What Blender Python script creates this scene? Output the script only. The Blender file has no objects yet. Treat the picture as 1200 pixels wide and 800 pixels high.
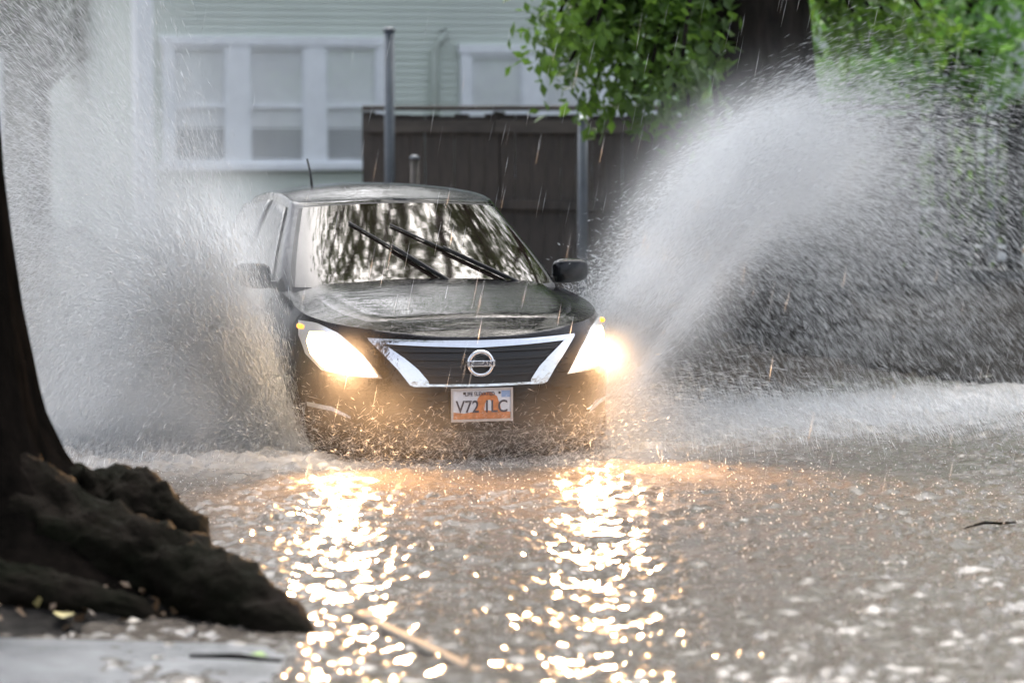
import bpy, bmesh, math, random
import numpy as np
from mathutils import Vector, Matrix, noise

random.seed(7)
RNG = np.random.default_rng(11)
S = bpy.context.scene
COL = S.collection
R = math.radians

# ------------------------------------------------------------------ camera
FPX, HOR, CAMH = 3330.0, 122.0, 1.76          # focal length in photo pixels, horizon row, height above the water
PITCH = math.atan((400 - HOR) / FPX)
cam_d = bpy.data.cameras.new('camera')
cam_d.sensor_width = 36.0
cam_d.lens = 36.0 * FPX / 1200.0
cam_d.clip_end = 2000
cam_d.dof.use_dof = True
cam_d.dof.focus_distance = 14.3
cam_d.dof.aperture_fstop = 1.9
cam = bpy.data.objects.new('camera', cam_d)
COL.objects.link(cam)
cam.location = (0, 0, CAMH)
cam.rotation_euler = (math.pi / 2 - PITCH, 0, 0)
S.camera = cam

# ------------------------------------------------------------------ sky, sun, exposure
SUN_EL, SUN_AZ = R(60), R(6)                   # bright part of the overcast, beyond the car
world = bpy.data.worlds.new('World')
S.world = world
world.use_nodes = True
wn, wl = world.node_tree.nodes, world.node_tree.links
wn.clear()
sky = wn.new('ShaderNodeTexSky')
sky.sky_type = 'NISHITA'
sky.sun_disc = False
sky.sun_elevation = SUN_EL
sky.sun_rotation = SUN_AZ
sky.dust_density = 6.0
sky.air_density = 1.0
hs = wn.new('ShaderNodeHueSaturation')
hs.inputs['Saturation'].default_value = 0.5
wl.new(sky.outputs[0], hs.inputs['Color'])
bg = wn.new('ShaderNodeBackground')
bg.inputs['Strength'].default_value = 0.15
wl.new(hs.outputs[0], bg.inputs['Color'])
wo = wn.new('ShaderNodeOutputWorld')
wl.new(bg.outputs[0], wo.inputs['Surface'])

sun_d = bpy.data.lights.new('sun', 'SUN')
sun_d.energy = 1.0
sun_d.angle = R(75)
sun_d.color = (0.95, 0.98, 1.0)
sun = bpy.data.objects.new('sun', sun_d)
COL.objects.link(sun)
to_sun = Vector((math.sin(SUN_AZ) * math.cos(SUN_EL), math.cos(SUN_AZ) * math.cos(SUN_EL), math.sin(SUN_EL)))
sun.rotation_euler = to_sun.to_track_quat('Z', 'Y').to_euler()

S.view_settings.view_transform = 'Standard'
S.view_settings.look = 'None'
S.view_settings.exposure = 1.58
S.view_settings.gamma = 1.0
S.view_settings.use_curve_mapping = False
S.render.engine = 'CYCLES'
S.cycles.use_denoising = True
S.cycles.use_adaptive_sampling = True
S.cycles.adaptive_threshold = 0.03
S.cycles.max_bounces = 14
S.cycles.diffuse_bounces = 9
S.cycles.glossy_bounces = 4
S.cycles.transmission_bounces = 6
S.cycles.transparent_max_bounces = 8
S.cycles.volume_bounces = 8
S.cycles.volume_step_rate = 3.0
S.cycles.volume_max_steps = 64
S.cycles.sample_clamp_indirect = 6.0
S.cycles.caustics_reflective = False
S.cycles.caustics_refractive = False


# ------------------------------------------------------------------ helpers
def ray(px, py):
    u, v = (px - 600) / FPX, (400 - py) / FPX
    return Vector((u, math.cos(PITCH) + v * math.sin(PITCH), v * math.cos(PITCH) - math.sin(PITCH)))

def at_depth(px, py, Y):
    d = ray(px, py)
    return Vector((0, 0, CAMH)) + d * (Y / d.y)

def on_ground(px, py, z=0.0):
    d = ray(px, py)
    return Vector((0, 0, CAMH)) + d * ((z - CAMH) / d.z)

def tag(o, label=None, cat=None, group=None, kind=None):
    if label: o['label'] = label
    if cat: o['category'] = cat
    if group: o['group'] = group
    if kind: o['kind'] = kind
    return o

def link(o, parent=None):
    COL.objects.link(o)
    if parent is not None:
        o.parent = parent
    return o

def empty(name, loc=(0, 0, 0), rz=0.0, parent=None):
    o = bpy.data.objects.new(name, None)
    o.location = loc
    o.rotation_euler = (0, 0, rz)
    o.empty_display_size = 0.1
    return link(o, parent)

def mesh_obj(name, verts, faces, mat=None, parent=None, smooth=False):
    me = bpy.data.meshes.new(name)
    me.from_pydata([tuple(v) for v in verts], [], faces)
    me.update()
    if smooth:
        me.polygons.foreach_set('use_smooth', [True] * len(me.polygons))
    if mat: me.materials.append(mat)
    o = bpy.data.objects.new(name, me)
    return link(o, parent)

def fix_normals(o):
    bm = bmesh.new(); bm.from_mesh(o.data)
    bmesh.ops.recalc_face_normals(bm, faces=bm.faces)
    bm.to_mesh(o.data); bm.free()

def face_to(o, d):
    # turn an open sheet so that its front looks along d
    bm = bmesh.new(); bm.from_mesh(o.data); bm.normal_update()
    if sum((f.normal * f.calc_area() for f in bm.faces), Vector()).dot(Vector(d)) < 0:
        bmesh.ops.reverse_faces(bm, faces=bm.faces)
    bm.to_mesh(o.data); bm.free()
    return o

class MB:
    """collects pieces of one part"""
    def __init__(self):
        self.v, self.f = [], []
    def box(self, lo, hi, M=None):
        b = len(self.v)
        for z in (lo[2], hi[2]):
            for x, y in ((lo[0], lo[1]), (hi[0], lo[1]), (hi[0], hi[1]), (lo[0], hi[1])):
                p = Vector((x, y, z))
                self.v.append(M @ p if M else p)
        for q in ((3, 2, 1, 0), (4, 5, 6, 7), (0, 1, 5, 4), (1, 2, 6, 5), (2, 3, 7, 6), (3, 0, 4, 7)):
            self.f.append([b + i for i in q])
        return self
    def tube(self, pts, rad, n=8, cap=True):
        pts = [Vector(p) for p in pts]
        if not hasattr(rad, '__len__'): rad = [rad] * len(pts)
        rings = []
        ref = Vector((0.13, 0.31, 0.94)).normalized()
        for i, p in enumerate(pts):
            d = (pts[min(i + 1, len(pts) - 1)] - pts[max(i - 1, 0)]).normalized()
            a = d.cross(ref)
            if a.length < 1e-3: a = d.cross(Vector((1, 0, 0)))
            a.normalize(); c = d.cross(a).normalized()
            b = len(self.v)
            for k in range(n):
                t = 2 * math.pi * k / n
                self.v.append(p + (a * math.cos(t) + c * math.sin(t)) * rad[i])
            rings.append(b)
        for r0, r1 in zip(rings[:-1], rings[1:]):
            for k in range(n):
                self.f.append([r0 + k, r0 + (k + 1) % n, r1 + (k + 1) % n, r1 + k])
        if cap:
            self.f.append([rings[0] + k for k in range(n)][::-1])
            self.f.append([rings[-1] + k for k in range(n)])
        return self
    def grid(self, rows, close=False):
        b = len(self.v); nu = len(rows[0])
        for r in rows: self.v.extend(Vector(p) for p in r)
        for j in range(len(rows) - 1):
            for i in range(nu - 1 + (1 if close else 0)):
                a, c = b + j * nu + i, b + j * nu + (i + 1) % nu
                self.f.append([a, c, c + nu, a + nu])
        return self
    def build(self, name, mat, parent=None, smooth=False, bevel=0.0, fix=False):
        o = mesh_obj(name, self.v, self.f, mat, parent, smooth)
        if fix: fix_normals(o)
        if bevel:
            m = o.modifiers.new('bevel', 'BEVEL'); m.width = bevel; m.segments = 2; m.limit_method = 'ANGLE'
        return o

# ------------------------------------------------------------------ materials
MATS = {}
def mat(name, color=(0.5, 0.5, 0.5), rough=0.6, metal=0.0, spec=0.5, ior=1.5, coat=0.0, emit=None, estr=0.0,
        noise_amt=0.0, noise_scale=5.0, bump=0.0, bump_scale=30.0, color2=None, stretch=(1, 1, 1), trans=0.0, coords='Object', coat_rough=0.03):
    m = bpy.data.materials.new(name); m.use_nodes = True
    nt = m.node_tree; b = nt.nodes['Principled BSDF']
    b.inputs['Base Color'].default_value = (*color, 1)
    b.inputs['Roughness'].default_value = rough
    b.inputs['Metallic'].default_value = metal
    b.inputs['IOR'].default_value = ior
    b.inputs['Specular IOR Level'].default_value = spec
    b.inputs['Coat Weight'].default_value = coat
    b.inputs['Coat Roughness'].default_value = coat_rough
    b.inputs['Transmission Weight'].default_value = trans
    if emit:
        b.inputs['Emission Color'].default_value = (*emit, 1)
        b.inputs['Emission Strength'].default_value = estr
    tc = nt.nodes.new('ShaderNodeTexCoord')
    mp = nt.nodes.new('ShaderNodeMapping'); mp.inputs['Scale'].default_value = stretch
    nt.links.new(tc.outputs[coords], mp.inputs['Vector'])
    if noise_amt or color2:
        n = nt.nodes.new('ShaderNodeTexNoise'); n.inputs['Scale'].default_value = noise_scale; n.inputs['Detail'].default_value = 6
        n.inputs['Roughness'].default_value = 0.65
        nt.links.new(mp.outputs[0], n.inputs['Vector'])
        r = nt.nodes.new('ShaderNodeValToRGB')
        c2 = color2 or tuple(c * (1 - noise_amt) for c in color)
        c1 = color if color2 else tuple(min(1, c * (1 + noise_amt)) for c in color)
        r.color_ramp.elements[0].position = 0.36; r.color_ramp.elements[1].position = 0.64
        r.color_ramp.elements[0].color = (*c2, 1); r.color_ramp.elements[1].color = (*c1, 1)
        nt.links.new(n.outputs['Fac'], r.inputs['Fac']); nt.links.new(r.outputs['Color'], b.inputs['Base Color'])
    if bump:
        n2 = nt.nodes.new('ShaderNodeTexNoise'); n2.inputs['Scale'].default_value = bump_scale; n2.inputs['Detail'].default_value = 5
        nt.links.new(mp.outputs[0], n2.inputs['Vector'])
        bu = nt.nodes.new('ShaderNodeBump'); bu.inputs['Strength'].default_value = bump; bu.inputs['Distance'].default_value = 0.02
        nt.links.new(n2.outputs['Fac'], bu.inputs['Height'])
        nt.links.new(bu.outputs[0], b.inputs['Normal'])
        if coat: nt.links.new(bu.outputs[0], b.inputs['Coat Normal'])
    MATS[name] = m
    return m

def wet_paint(name, color):
    """black clearcoat covered in beaded rain water"""
    m = mat(name, color, rough=0.4, spec=0.0, coat=1.0, coat_rough=0.03)
    nt = m.node_tree; b = nt.nodes['Principled BSDF']
    b.inputs['Coat IOR'].default_value = 1.36
    tc = nt.nodes['Texture Coordinate']
    v = nt.nodes.new('ShaderNodeTexVoronoi'); v.inputs['Scale'].default_value = 85
    v.feature = 'F1'; nt.links.new(tc.outputs['Object'], v.inputs['Vector'])
    mr = nt.nodes.new('ShaderNodeMapRange'); mr.inputs['From Min'].default_value = 0.12; mr.inputs['From Max'].default_value = 0.42
    mr.inputs['To Min'].default_value = 1; mr.inputs['To Max'].default_value = 0
    nt.links.new(v.outputs['Distance'], mr.inputs['Value'])
    mp = nt.nodes.new('ShaderNodeMapping'); mp.inputs['Scale'].default_value = (2.2, 9, 9)
    nt.links.new(tc.outputs['Object'], mp.inputs['Vector'])
    n = nt.nodes.new('ShaderNodeTexNoise'); n.inputs['Scale'].default_value = 3.0; n.inputs['Detail'].default_value = 5
    nt.links.new(mp.outputs[0], n.inputs['Vector'])
    b1 = nt.nodes.new('ShaderNodeBump'); b1.inputs['Strength'].default_value = 0.28; b1.inputs['Distance'].default_value = 0.010
    nt.links.new(n.outputs['Fac'], b1.inputs['Height'])
    b2 = nt.nodes.new('ShaderNodeBump'); b2.inputs['Strength'].default_value = 0.16; b2.inputs['Distance'].default_value = 0.004
    nt.links.new(mr.outputs[0], b2.inputs['Height']); nt.links.new(b1.outputs[0], b2.inputs['Normal'])
    nt.links.new(b2.outputs[0], b.inputs['Normal']); nt.links.new(b2.outputs[0], b.inputs['Coat Normal'])
    return m

def drop_mat(name, col=(0.9, 0.93, 0.95), tr=0.5):
    m = bpy.data.materials.new(name); m.use_nodes = True
    nt = m.node_tree; nt.nodes.clear()
    d = nt.nodes.new('ShaderNodeBsdfDiffuse'); d.inputs['Color'].default_value = (*col, 1)
    t = nt.nodes.new('ShaderNodeBsdfTranslucent'); t.inputs['Color'].default_value = (*col, 1)
    g = nt.nodes.new('ShaderNodeBsdfGlossy'); g.inputs['Roughness'].default_value = 0.25
    a = nt.nodes.new('ShaderNodeMixShader'); a.inputs[0].default_value = tr
    nt.links.new(d.outputs[0], a.inputs[1]); nt.links.new(t.outputs[0], a.inputs[2])
    c = nt.nodes.new('ShaderNodeMixShader'); c.inputs[0].default_value = 0.06
    nt.links.new(a.outputs[0], c.inputs[1]); nt.links.new(g.outputs[0], c.inputs[2])
    o = nt.nodes.new('ShaderNodeOutputMaterial'); nt.links.new(c.outputs[0], o.inputs['Surface'])
    MATS[name] = m
    return m

def leaf_mat(name, c1, c2, tr=0.35, scale=1.2):
    m = bpy.data.materials.new(name); m.use_nodes = True
    nt = m.node_tree; nt.nodes.clear()
    tc = nt.nodes.new('ShaderNodeTexCoord')
    n = nt.nodes.new('ShaderNodeTexNoise'); n.inputs['Scale'].default_value = scale; n.inputs['Detail'].default_value = 8; n.inputs['Roughness'].default_value = 0.8
    nt.links.new(tc.outputs['Object'], n.inputs['Vector'])
    r = nt.nodes.new('ShaderNodeValToRGB')
    r.color_ramp.elements[0].position = 0.38; r.color_ramp.elements[1].position = 0.62
    r.color_ramp.elements[0].color = (*c1, 1); r.color_ramp.elements[1].color = (*c2, 1)
    nt.links.new(n.outputs['Fac'], r.inputs['Fac'])
    p = nt.nodes.new('ShaderNodeBsdfPrincipled'); p.inputs['Roughness'].default_value = 0.38
    nt.links.new(r.outputs[0], p.inputs['Base Color'])
    t = nt.nodes.new('ShaderNodeBsdfTranslucent')
    g = nt.nodes.new('ShaderNodeMix'); g.data_type = 'RGBA'; g.blend_type = 'MULTIPLY'; g.inputs[0].default_value = 1
    g.inputs[7].default_value = (1.4, 1.5, 0.7, 1)
    nt.links.new(r.outputs[0], g.inputs[6]); nt.links.new(g.outputs[2], t.inputs['Color'])
    a = nt.nodes.new('ShaderNodeMixShader'); a.inputs[0].default_value = tr
    nt.links.new(p.outputs[0], a.inputs[1]); nt.links.new(t.outputs[0], a.inputs[2])
    o = nt.nodes.new('ShaderNodeOutputMaterial'); nt.links.new(a.outputs[0], o.inputs['Surface'])
    MATS[name] = m
    return m

def thin_glass(name):
    m = bpy.data.materials.new(name); m.use_nodes = True
    nt = m.node_tree; nt.nodes.clear()
    t = nt.nodes.new('ShaderNodeBsdfTransparent'); t.inputs['Color'].default_value = (1.0, 1.0, 1.0, 1)
    g = nt.nodes.new('ShaderNodeBsdfGlossy'); g.inputs['Roughness'].default_value = 0.03
    a = nt.nodes.new('ShaderNodeMixShader'); a.inputs[0].default_value = 0.06
    nt.links.new(t.outputs[0], a.inputs[1]); nt.links.new(g.outputs[0], a.inputs[2])
    o = nt.nodes.new('ShaderNodeOutputMaterial'); nt.links.new(a.outputs[0], o.inputs['Surface'])
    return m

def mk(name, *a, **k): return mat(name, *a, **k)
M_soil = mk('wet_soil', (0.016, 0.0145, 0.013), 0.8, spec=0.08, noise_amt=0.6, noise_scale=14, bump=0.8, bump_scale=22)
M_verge = mk('verge_soil', (0.030, 0.030, 0.026), 0.5, noise_amt=0.6, noise_scale=3, bump=0.8, bump_scale=12)
M_conc = mk('wet_concrete', (0.21, 0.215, 0.22), 0.22, noise_amt=0.22, noise_scale=3.5, bump=0.15, bump_scale=50)
M_kerb = mk('kerb_concrete', (0.10, 0.09, 0.075), 0.7, spec=0.2, noise_amt=0.3, noise_scale=8, bump=0.4, bump_scale=40)
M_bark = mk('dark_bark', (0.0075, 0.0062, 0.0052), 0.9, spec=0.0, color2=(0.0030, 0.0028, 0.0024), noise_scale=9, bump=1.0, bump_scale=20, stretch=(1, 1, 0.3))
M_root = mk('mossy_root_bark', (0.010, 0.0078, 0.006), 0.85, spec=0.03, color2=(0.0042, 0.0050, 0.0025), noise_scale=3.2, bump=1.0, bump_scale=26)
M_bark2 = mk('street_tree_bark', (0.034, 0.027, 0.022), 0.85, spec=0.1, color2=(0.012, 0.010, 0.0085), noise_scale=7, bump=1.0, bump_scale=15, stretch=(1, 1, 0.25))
M_siding = mk('sage_siding', (0.55, 0.605, 0.55), 0.5, noise_amt=0.07, noise_scale=1.5, stretch=(0.4, 1, 3))
M_white = mk('white_trim', (0.78, 0.81, 0.84), 0.45, noise_amt=0.05, noise_scale=4)
M_blind = mk('window_blind', (0.80, 0.83, 0.84), 0.7, noise_amt=0.06, noise_scale=2)
M_room = mk('room_dark', (0.10, 0.11, 0.115), 0.8)
M_glass = thin_glass('window_glass')
M_roofing = mk('roof_shingle', (0.10, 0.10, 0.10), 0.8, noise_amt=0.4, noise_scale=20)
M_fence = mk('weathered_fence_wood', (0.075, 0.058, 0.047), 0.6, color2=(0.034, 0.027, 0.023), noise_scale=5, stretch=(2, 2, 0.5), bump=0.4, bump_scale=30)
M_rail = mk('fence_cap_wood', (0.115, 0.095, 0.078), 0.6, color2=(0.055, 0.045, 0.038), noise_scale=3, stretch=(0.5, 2, 2), bump=0.3)
M_galv = mk('galvanised_steel', (0.12, 0.135, 0.155), 0.55, metal=0.1, noise_amt=0.15, noise_scale=6)
M_iron = mk('black_iron', (0.012, 0.012, 0.013), 0.4)
M_stone = mk('dark_wall_stone', (0.050, 0.048, 0.045), 0.55, noise_amt=0.5, noise_scale=6, bump=0.8, bump_scale=14)
M_greige = mk('greige_wall', (0.12, 0.12, 0.105), 0.7, noise_amt=0.15, noise_scale=0.8)
M_pale = mk('pale_render', (0.55, 0.58, 0.62), 0.6, noise_amt=0.1, noise_scale=1)
M_drop = drop_mat('spray_water', (0.965, 0.98, 0.99), 0.5)
M_rain = drop_mat('rain_water', (0.92, 0.93, 0.94), 0.6)
M_leafA = leaf_mat('street_tree_leaf', (0.05, 0.10, 0.026), (0.15, 0.25, 0.07), tr=0.55)
M_leafB = leaf_mat('pale_leaf', (0.09, 0.20, 0.065), (0.20, 0.35, 0.13), tr=0.5, scale=0.8)
M_leafC = leaf_mat('overhead_leaf', (0.022, 0.045, 0.010), (0.055, 0.090, 0.020))
M_leafD = leaf_mat('hedge_leaf', (0.016, 0.030, 0.012), (0.040, 0.070, 0.025))
M_litter = [mk('yellow_leaf', (0.42, 0.36, 0.16), 0.4, noise_amt=0.3), mk('green_leaf', (0.22, 0.36, 0.07), 0.4, noise_amt=0.3),
            mk('orange_leaf', (0.45, 0.17, 0.05), 0.4, noise_amt=0.3), mk('buff_leaf', (0.40, 0.36, 0.30), 0.4, noise_amt=0.3),
            mk('brown_leaf', (0.12, 0.075, 0.04), 0.45, noise_amt=0.3)]
# car
M_paint = wet_paint('black_wet_paint', (0.006, 0.006, 0.0075))
M_cglass = mk('windscreen_glass', (0.014, 0.010, 0.008), 0.045, ior=1.5, bump=0.008, bump_scale=14, stretch=(1, 2, 2))
M_sglass = mk('side_glass', (0.012, 0.013, 0.012), 0.10, ior=1.8, bump=0.5, bump_scale=45, stretch=(1, 1, 0.25))
M_rubber = mk('black_rubber', (0.012, 0.012, 0.012), 0.55)
M_plastic = mk('black_plastic', (0.014, 0.013, 0.013), 0.35, bump=0.1, bump_scale=200)
M_chrome = mk('chrome', (0.74, 0.75, 0.78), 0.10, metal=1.0, bump=0.14, bump_scale=30)
M_alloy = mk('alloy', (0.5, 0.5, 0.52), 0.3, metal=1.0)
M_lens = mk('lit_headlamp_lens', (0.9, 0.85, 0.75), 0.1, emit=(1.0, 0.60, 0.24), estr=9.0)
M_core = mk('lit_headlamp_bulb', (1, 1, 1), 0.2, emit=(1.0, 0.72, 0.40), estr=50.0)
M_hous = mk('headlamp_housing', (0.75, 0.77, 0.80), 0.15, metal=0.8)
M_amber = mk('amber_marker', (0.8, 0.30, 0.03), 0.2, emit=(1.0, 0.35, 0.03), estr=1.0)
M_tail = mk('red_tail_lamp', (0.35, 0.01, 0.01), 0.15, coat=1.0)
M_plate = mk('plate_white', (0.62, 0.66, 0.72), 0.4, noise_amt=0.1, noise_scale=20)
M_plate_o = mk('plate_orange', (0.52, 0.18, 0.06), 0.4, noise_amt=0.25, noise_scale=30)
M_plate_t = mk('plate_ink', (0.035, 0.035, 0.06), 0.5)
M_plate_b = mk('plate_blue', (0.25, 0.38, 0.62), 0.4)

# ------------------------------------------------------------------ street frame: direction away from the camera along the street
SD = Vector((-0.39, 0.921, 0)).normalized()
SN = Vector((SD.y, -SD.x, 0))                     # to the far (right hand) side
K0 = on_ground(430, 725)                           # a point on the near kerb
K1 = on_ground(1200, 462)                          # a point on the far water's edge
def along(p): return (Vector((p[0], p[1], 0)) - Vector((K0.x, K0.y, 0))).dot(SD)
def across(p): return (Vector((p[0], p[1], 0)) - Vector((K0.x, K0.y, 0))).dot(SN)
WIDTH = across(K1)
def street(a, c, z=0.0):
    p = Vector((K0.x, K0.y, 0)) + SD * a + SN * c
    return Vector((p.x, p.y, z))
TREE = Vector((-2.335, 10.55, 0.0))

def smooth(a, b, x):
    t = np.clip((x - a) / (b - a), 0, 1)
    return t * t * (3 - 2 * t)

def ground_z(x, y):
    dx, dy = x - K0.x, y - K0.y
    a = dx * SD.x + dy * SD.y
    c = dx * SN.x + dy * SN.y
    z = np.full_like(x, -0.19)
    # near side: flooded verge, then the mound round the tree and the yard
    near = -0.07 + 0.10 * smooth(0.5, 2.6, -c)
    z = np.where(c < 0, near, z)
    r = np.hypot((x - TREE.x), (y - TREE.y))
    mound = 0.25 * np.exp(-(r / 0.95) ** 2) + 0.09 * np.exp(-(((x + 1.25) / 0.65) ** 2 + ((y - 9.85) / 0.34) ** 2))
    z = z + np.where(c < 0.2, mound, 0)
    # far side
    far = 0.02 + 0.30 * smooth(0.2, 4.5, c - WIDTH)
    z = np.where(c > WIDTH, far, z)
    return z

def big_grid(fx, fy):
    X, Y = np.meshgrid(fx, fy)
    return X, Y

def grid_mesh(name, X, Y, Z, mt, smooth_=True):
    ny, nx = X.shape
    v = np.stack([X, Y, Z], -1).reshape(-1, 3).astype(np.float32)
    i = np.arange(ny * nx).reshape(ny, nx)
    q = np.stack([i[:-1, :-1], i[:-1, 1:], i[1:, 1:], i[1:, :-1]], -1).reshape(-1, 4).astype(np.int32)
    return np_mesh(name, v, q, mt, smooth_)

def np_mesh(name, v, f, mt, smooth_=True):
    me = bpy.data.meshes.new(name)
    me.vertices.add(len(v)); me.vertices.foreach_set('co', v.astype(np.float32).ravel())
    k = f.shape[1]
    me.loops.add(f.size); me.loops.foreach_set('vertex_index', f.astype(np.int32).ravel())
    me.polygons.add(len(f)); me.polygons.foreach_set('loop_start', np.arange(0, f.size, k, dtype=np.int32))
    me.polygons.foreach_set('use_smooth', np.full(len(f), smooth_, dtype=bool))
    me.update(calc_edges=True)
    me.materials.append(mt)
    return me

# ground, one sheet
fx = np.concatenate([np.linspace(-90, -14, 20), np.linspace(-13, 13, 270), np.linspace(14, 90, 20)])
fy = np.concatenate([np.linspace(-40, 5, 12), np.linspace(5.3, 32, 260), np.linspace(33, 160, 40)])
X, Y = big_grid(fx, fy)
Z = ground_z(X, Y)
rough = np.array([noise.fractal((float(a) * 3.1, float(b) * 3.1, 0), 0.8, 2.0, 3) for a, b in zip(X.ravel(), Y.ravel())]).reshape(X.shape)
Z = Z + np.where(Z > -0.15, rough * 0.018, 0)
g = bpy.data.objects.new('ground', grid_mesh('ground', X, Y, Z, M_soil)); link(g)
tag(g, kind='structure')

# ------------------------------------------------------------------ flood water
CAR_YAW = R(15)
CAR_D = 14.0
CAR = Vector(((563 - 600) / FPX * CAR_D, CAR_D, -0.19))
cy, sy = math.cos(CAR_YAW), math.sin(CAR_YAW)
def car2w(x, y, z):
    return Vector((CAR.x + x * cy - y * sy, CAR.y + x * sy + y * cy, CAR.z + z))

def ripple(x, y):
    """rain-beaten, wind and wake driven surface"""
    z = np.zeros_like(x)
    rg = np.random.default_rng(3)
    for lam, amp, n in ((0.62, 0.0030, 7), (0.30, 0.0019, 10), (0.16, 0.0013, 14), (0.085, 0.0008, 16)):
        for _ in range(n):
            th = rg.normal(R(250), R(60)); k = 2 * math.pi / (lam * rg.uniform(0.75, 1.3))
            z += amp * np.sin(k * (x * math.cos(th) + y * math.sin(th)) + rg.uniform(0, 6.28)) * rg.uniform(0.5, 1.2)
    return z

def foam_amount(x, y):
    # wash thrown off both front wheels, and the bow wave
    lx = (x - CAR.x) * cy + (y - CAR.y) * sy
    ly = -(x - CAR.x) * sy + (y - CAR.y) * cy
    right = np.exp(-((ly - 0.75 - 0.42 * (lx - 0.7)) / 0.85) ** 2) * smooth(0.5, 0.95, lx) * (1 - smooth(3.4, 5.2, lx))
    left = np.exp(-((ly - 0.55 - 0.1 * (-lx - 0.7)) / 0.75) ** 2) * smooth(0.5, 0.9, -lx) * (1 - smooth(1.9, 3.0, -lx))
    bow = 0.5 * np.exp(-((ly + 0.18 - 0.35 * lx * lx) / 0.22) ** 2) * (1 - smooth(0.8, 1.1, np.abs(lx)))
    return np.clip(right + left + 0.75 * bow, 0, 1), lx, ly

fx = np.concatenate([np.linspace(-85, -7.2, 12), np.linspace(-7, -2.6, 80), np.linspace(-2.58, 3.6, 370), np.linspace(3.64, 7, 60), np.linspace(7.2, 85, 12)])
t = np.linspace(0, 1, 410)
fy = np.concatenate([np.linspace(-38, 6.5, 10), 6.8 + 11.5 * (0.62 * t + 0.38 * t * t), np.linspace(18.4, 30, 60), np.linspace(31, 155, 20)])
X, Y = big_grid(fx, fy)
foam, LX, LY = foam_amount(X, Y)
Zw = ripple(X, Y) * (0.25 + 0.75 * (1 - smooth(18, 30, Y)))
rg = np.random.default_rng(5)                    # rings where rain drops strike
for _ in range(3400):
    cx_, cy_ = rg.uniform(-2.6, 3.4), 7.2 + 9 * rg.random() ** 1.3
    R0 = rg.uniform(0.02, 0.13); am = 0.0052 * rg.uniform(0.3, 1.2)
    ix = np.searchsorted(fx, [cx_ - 0.25, cx_ + 0.25]); iy = np.searchsorted(fy, [cy_ - 0.25, cy_ + 0.25])
    sl = (slice(iy[0], iy[1]), slice(ix[0], ix[1]))
    rr = np.hypot(X[sl] - cx_, Y[sl] - cy_)
    Zw[sl] += am * np.exp(-((rr - R0) / 0.035) ** 2) * np.cos((rr - R0) * 90)
chop = np.array([noise.fractal((float(a) * 4.5, float(b) * 4.5, 3.3), 0.6, 2.0, 4) for a, b in zip(X.ravel(), Y.ravel())]).reshape(X.shape)
Zw += foam * (0.018 + 0.045 * chop)
Zw += 0.003 * chop * (1 - smooth(18, 28, Y))

def water_material():
    m = mat('flood_water', (0.095, 0.083, 0.071), 0.06, ior=1.33, spec=0.5)
    nt = m.node_tree; b = nt.nodes['Principled BSDF']
    tc = nt.nodes['Texture Coordinate']
    at = nt.nodes.new('ShaderNodeAttribute'); at.attribute_name = 'foam'
    n = nt.nodes.new('ShaderNodeTexNoise'); n.inputs['Scale'].default_value = 9; n.inputs['Detail'].default_value = 8; n.inputs['Roughness'].default_value = 0.75
    nt.links.new(tc.outputs['Object'], n.inputs['Vector'])
    mul = nt.nodes.new('ShaderNodeMath'); mul.operation = 'MULTIPLY'; mul.inputs[1].default_value = 1.5
    nt.links.new(n.outputs['Fac'], mul.inputs[0])
    mu2 = nt.nodes.new('ShaderNodeMath'); mu2.operation = 'MULTIPLY'; mu2.use_clamp = True
    nt.links.new(mul.outputs[0], mu2.inputs[0]); nt.links.new(at.outputs['Fac'], mu2.inputs[1])
    mx = nt.nodes.new('ShaderNodeMix'); mx.data_type = 'RGBA'
    mx.inputs[6].default_value = (0.095, 0.083, 0.071, 1); mx.inputs[7].default_value = (0.42, 0.41, 0.40, 1)
    nt.links.new(mu2.outputs[0], mx.inputs[0]); nt.links.new(mx.outputs[2], b.inputs['Base Color'])
    mr = nt.nodes.new('ShaderNodeMapRange'); mr.inputs['To Min'].default_value = 0.11; mr.inputs['To Max'].default_value = 0.6
    nt.links.new(mu2.outputs[0], mr.inputs['Value']); nt.links.new(mr.outputs[0], b.inputs['Roughness'])
    n2 = nt.nodes.new('ShaderNodeTexNoise'); n2.inputs['Scale'].default_value = 24; n2.inputs['Detail'].default_value = 4
    wm = nt.nodes.new('ShaderNodeMapping'); wm.inputs['Scale'].default_value = (0.7, 1.15, 1); wm.inputs['Rotation'].default_value = (0, 0, R(-24))
    nt.links.new(tc.outputs['Object'], wm.inputs['Vector']); nt.links.new(wm.outputs[0], n2.inputs['Vector'])
    bu = nt.nodes.new('ShaderNodeBump'); bu.inputs['Strength'].default_value = 0.32; bu.inputs['Distance'].default_value = 0.012
    nt.links.new(n2.outputs['Fac'], bu.inputs['Height']); nt.links.new(bu.outputs[0], b.inputs['Normal'])
    return m
M_water = water_material()
wme = grid_mesh('flood_water', X, Y, Zw, M_water)
fa = wme.attributes.new('foam', 'FLOAT', 'POINT'); fa.data.foreach_set('value', foam.astype(np.float32).ravel())
w = link(bpy.data.objects.new('flood_water', wme)); tag(w, kind='structure')

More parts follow.
